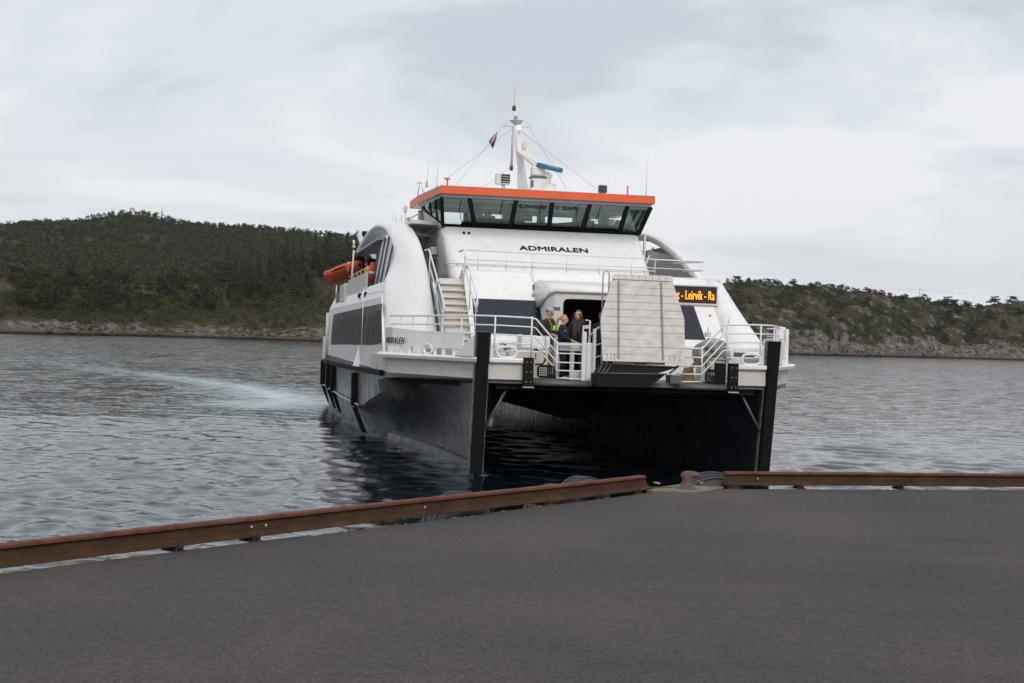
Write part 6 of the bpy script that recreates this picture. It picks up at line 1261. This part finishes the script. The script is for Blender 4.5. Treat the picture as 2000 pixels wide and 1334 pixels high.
# ================================================================== PEOPLE on the bow deck, facing the ship-frame heading given
def person(x, y, h, face, label, jacket, trousers, hair, arms, cap=None, scarf=False, pony=False, shoes='letter', look=0.0, tilt=0.0, long_coat=False, longhair=False):
    loc = SHIP + SR * x + SA * y; loc.z = ZD
    P = empty('person', loc, PSI + face); tag(P, label, 'person'); k = h / 1.75
    v = lambda a, b, c: Vector((a, b, c)) * k
    hz = 1.60; neck = v(0, .0, 1.45); head = v(0, -.025, hz)
    # body, one continuous surface
    q = MB()
    q.tube([v(0, .01, .92), v(0, .0, 1.1), v(0, .01, 1.3), v(0, .0, 1.42)], [.14 * k, .12 * k, .14 * k, .08 * k], 12); q.tube([v(0, .005, 1.38), v(0, -.01, 1.52)], [.055 * k, .05 * k], 10)
    Hm = Matrix.Rotation(look, 3, 'Z') @ Matrix.Rotation(tilt, 3, 'X')
    hp = lambda a, b, c: head + Hm @ (Vector((a, b, c)) * k)
    def ell(qq, c, r, sx, sy, sz, nu=16, nv=12):
        t_ = MB(); t_.sphere((0, 0, 0), 1, nu, nv); qq.add([hp(c[0] + a * r * sx, c[1] + b * r * sy, c[2] + d * r * sz) for a, b, d in t_.v], t_.f, True)
    ell(q, (0, .012, .02), .1, .76, .95, 1.05); ell(q, (0, -.022, -.045), .07, .80, .95, 1.05); q.tube([hp(0, -.080, .02), hp(0, -.108, -.022), hp(0, -.088, -.028)], [.009 * k, .015 * k, .010 * k], 8)
    for sg in (-1, 1): ell(q, (sg * .076, .012, -.005), .022, .4, .8, 1.2, 8, 6)
    hands = []
    for sg in (-1, 1):
        sh = v(sg * .175, .01, 1.38); el, wr = [v(*p) for p in arms[0 if sg < 0 else 1]]
        d = (wr - el).normalized(); q.tube([sh, sh.lerp(el, .5), el, el.lerp(wr, .35), wr, wr + d * .04 * k, wr + d * .09 * k], [.05 * k, .045 * k, .04 * k, .042 * k, .028 * k, .036 * k, .030 * k], 10)
        side = d.cross(Vector((0, 0, 1))); side = side.normalized() if side.length > .1 else Vector((1, 0, 0)); up = side.cross(d)
        for i, ln in enumerate((.068, .078, .072, .056)):
            o_ = wr + d * .08 * k + side * (.026 - .0175 * i) * k; a = o_ + d * ln * .5 * k - up * .004 * k; b = a + (d * .7 - up * .7) * ln * .5 * k; q.tube([o_, a, b], [.0095 * k, .009 * k, .007 * k], 6)
        o_ = wr + d * .02 * k + side * .03 * k; q.tube([o_, o_ + (d + side * .8) * .035 * k, o_ + (d * 2 + side * .8) * .035 * k], [.012 * k, .010 * k, .008 * k], 6)
        ft = v(sg * .10, 0, .07); q.tube([v(sg * .09, .0, .93), v(sg * .10, -.01, .5), ft], [.08 * k, .05 * k, .035 * k], 10); q.tube([v(sg * .10, .03, .045), v(sg * .11, -.15, .035)], [.04 * k, .03 * k], 8)
    o = q.build('body', M['skin'], P); md = o.modifiers.new('r', 'REMESH'); md.mode = 'VOXEL'; md.voxel_size = .0085; md.use_smooth_shade = True; sm = o.modifiers.new('s', 'SMOOTH'); sm.factor = .5; sm.iterations = 2
    # face details
    for nm, pts, mm in (('eye', [(-.030, -.083, .012), (.030, -.083, .012)], 'eye'),):
        for c in pts: q = MB(); ell(q, c, .0105, 1.35, .6, .75, 8, 6); q.build(nm, M[mm], o)
    for sg in (-1, 1): q = MB(); q.tube([hp(sg * .016, -.089, .030), hp(sg * .032, -.090, .036), hp(sg * .047, -.078, .030)], .0045 * k, 5); q.build('eyebrow', M['brownhair'], o)
    q = MB(); q.tube([hp(-.024, -.086, -.055), hp(0, -.094, -.057), hp(.024, -.086, -.055)], [.003 * k, .007 * k, .003 * k], 6); q.build('mouth', M['lip'], o)
    # hair
    q = MB(); t_ = MB(); t_.sphere((0, 0, 0), 1, 20, 14); vs = []; 
    for a, b, c in t_.v:
        r = .104; p = Vector((a * r * .84, .018 + b * r * 1.02, .028 + c * r * 1.04))
        if b < -.15 and c < .62: p = Vector((a * .06, .0, .02 + c * .05))
        if c < -.35 and not longhair: p = Vector((p.x * .75, max(p.y, .0) * .8 + .01, max(p.z, -.035)))
        vs.append(hp(*p))
    q.add(vs, t_.f, True)
    if longhair:
        q.tube([hp(-.07, -.03, .05), hp(-.085, -.01, -.03), hp(-.08, .02, -.13)], [.03 * k, .034 * k, .02 * k], 8); q.tube([hp(.07, -.03, .05), hp(.088, -.01, -.03), hp(.08, .02, -.13)], [.03 * k, .034 * k, .02 * k], 8); q.tube([hp(0, .08, .05), hp(0, .11, -.05), hp(0, .10, -.15)], [.06 * k, .07 * k, .04 * k], 8)
    if pony: q.sphere(hp(0, .125, .03), .04 * k, 10, 8); q.tube([hp(0, .12, .03), hp(.0, .175, .02), hp(.0, .20, -.06), hp(.0, .185, -.13)], [.022 * k, .040 * k, .036 * k, .012 * k], 9)
    q.build('hair', M[hair], P)
    if cap:
        q = MB(); t_ = MB(); t_.sphere((0, 0, 0), 1, 20, 12); q.add([hp(a * .094, .016 + b * .110, .045 + max(c, -.05) * .092) for a, b, c in t_.v], t_.f, True); c_o = q.build('cap', M[cap], P)
        q = MB(); q.grid([[hp(.07 * math.sin(a), -.085 - r * .07 * math.cos(a * .8), .045 - r * .022 - .012 * abs(math.sin(a))) for a in np.linspace(-1.25, 1.25, 9)] for r in (0, .5, 1)]); q.build('cap_brim', M[cap], c_o, solid=.006)
    # jacket
    q = MB(); hem = .62 if long_coat else .86
    q.tube([v(0, .01, hem), v(0, .01, hem + .12), v(0, .0, 1.08), v(0, .01, 1.28), v(0, .01, 1.40), v(0, .0, 1.47)], [.165 * k, .175 * k, .16 * k, .175 * k, .13 * k, .07 * k], 16)
    t2 = MB(); t2.sphere((0, 0, 0), 1, 12, 8); q.add([v(a * .21, .01 + b * .12, 1.33 + c * .10) for a, b, c in t2.v], t2.f, True)
    for sg in (-1, 1):
        sh = v(sg * .175, .01, 1.37); el, wr = [v(*p) for p in arms[0 if sg < 0 else 1]]; q.tube([v(sg * .1, .01, 1.38), sh, sh.lerp(el, .5), el, el.lerp(wr, .5), el.lerp(wr, .97)], [.07 * k, .072 * k, .064 * k, .056 * k, .052 * k, .044 * k], 12)
    # flatten torso a little front to back
    q.v = [(a, b * .86 if abs(a) < .2 * k else b, c) for a, b, c in q.v]
    j = q.build('jacket', M[jacket], P); md = j.modifiers.new('r', 'REMESH'); md.mode = 'VOXEL'; md.voxel_size = .013; md.use_smooth_shade = True; sm = j.modifiers.new('s', 'SMOOTH'); sm.factor = .5; sm.iterations = 3
    dt = bpy.data.textures.new('folds', 'CLOUDS'); dt.noise_scale = .11; dm = j.modifiers.new('d', 'DISPLACE'); dm.texture = dt; dm.strength = .028; dm.mid_level = .5
    # trousers, shoes
    q = MB(); q.tube([v(0, .01, 1.0), v(0, .01, .86)], [.14 * k, .15 * k], 12)
    for sg in (-1, 1): q.tube([v(sg * .075, .01, .92), v(sg * .095, .0, .7), v(sg * .10, -.015, .5), v(sg * .10, .0, .25), v(sg * .10, .01, .06)], [.105 * k, .092 * k, .075 * k, .066 * k, .062 * k], 12)
    t_o = q.build('trousers', M[trousers], P); md = t_o.modifiers.new('r', 'REMESH'); md.mode = 'VOXEL'; md.voxel_size = .013; md.use_smooth_shade = True
    dm = t_o.modifiers.new('d', 'DISPLACE'); dm.texture = dt; dm.strength = .022; dm.mid_level = .5
    for sg in (-1, 1): q = MB(); q.tube([v(sg * .10, .065, .045), v(sg * .10, .0, .055), v(sg * .11, -.10, .045), v(sg * .115, -.185, .03)], [.035 * k, .052 * k, .047 * k, .028 * k], 10); q.v = [(a, b, max(c, .0)) for a, b, c in q.v]; q.build('shoe', M[shoes], P)
    if scarf:
        q = MB(); 
        for i, (r0, z0, ry_) in enumerate(((.105, 1.46, .09), (.12, 1.42, .11), (.115, 1.38, .12))):
            q.tube([v(r0 * math.cos(a), -.01 + ry_ * math.sin(a), z0 + .018 * math.sin(a * 2 + i)) for a in np.linspace(0, 2 * math.pi, 19)], .042 * k, 9, cap=False)
        q.tube([v(-.02, -.13, 1.40), v(-.03, -.175, 1.28), v(-.02, -.185, 1.12), v(-.02, -.175, .98)], [.05 * k, .06 * k, .065 * k, .06 * k], 9); q.tube([v(.06, -.12, 1.38), v(.06, -.165, 1.25), v(.05, -.17, 1.10)], [.05 * k, .055 * k, .05 * k], 9)
        q.v = [(a, b, c) for a, b, c in q.v]; q.build('scarf', M['scarf'], P)
    return P, v, k
REST = [((-.24, .03, 1.12), (-.23, -.05, .88)), ((.24, .03, 1.12), (.23, -.05, .88))]
P1, v1, k1 = person(-1.62, 2.35, 1.86, R(42), 'man in a grey cap and dark jacket with a yellow-green patch, looking down', 'olive', 'khaki', 'brownhair', [((-.25, -.02, 1.13), (-.16, -.24, 1.06)), ((.25, -.02, 1.13), (.16, -.26, 1.08))], cap='cap', look=R(8), tilt=R(18))
q = MB(); q.sphere(v1(.03, -.155, 1.24), .07 * k1, 10, 8, (1.0, .35, .75)); q.sphere(v1(.10, -.14, 1.19), .05 * k1, 10, 8, (1.3, .4, .6)); q.sphere(v1(-.02, -.165, 1.19), .035 * k1, 8, 6, (1.3, .5, 1.2)); q.build('hi_vis_patch', M['hivis'], P1)
q = MB(); q.tube([v1(-.10, -.14, 1.10), v1(-.11, -.165, 1.28), v1(-.10, -.06, 1.455), v1(-.10, .1, 1.40)], .018 * k1, 6); q.tube([v1(.10, -.14, 1.10), v1(.11, -.165, 1.28), v1(.10, -.06, 1.455), v1(.10, .1, 1.40)], .018 * k1, 6); q.build('rucksack_strap', M['ochre'], P1)
q = MB(); q.sphere(v1(0, .24, 1.2), .2 * k1, 12, 8, (.8, .6, 1.15)); q.build('rucksack', M['olive'], P1)
P2, v2_, k2 = person(-1.50, 1.15, 1.66, R(72), 'blond woman with a ponytail in dark navy clothes, turned to the right at the rail', 'navycloth', 'navycloth', 'blond', [((-.24, -.03, 1.12), (-.12, -.30, 1.02)), ((.24, -.05, 1.12), (.18, -.33, 1.0))], pony=True, shoes='shoe', look=R(-6))
q = MB(); q.box(v2_(-.17, -.07, 1.30), (.07, .01, .04)); q.build('white_badge', M['whitel'], P2)
P3, v3, k3 = person(-.98, 1.75, 1.80, R(-28), 'smiling brown-haired woman with a thick brown scarf and black coat in the doorway', 'navycloth', 'navycloth', 'brownhair', REST, scarf=True, long_coat=True, longhair=True, look=R(-12))
P4, v4, k4 = person(-.22, 2.3, 1.78, R(150), 'person in dark clothes mostly hidden behind the left side of the raised ramp', 'navycloth', 'navycloth', 'brownhair', REST)
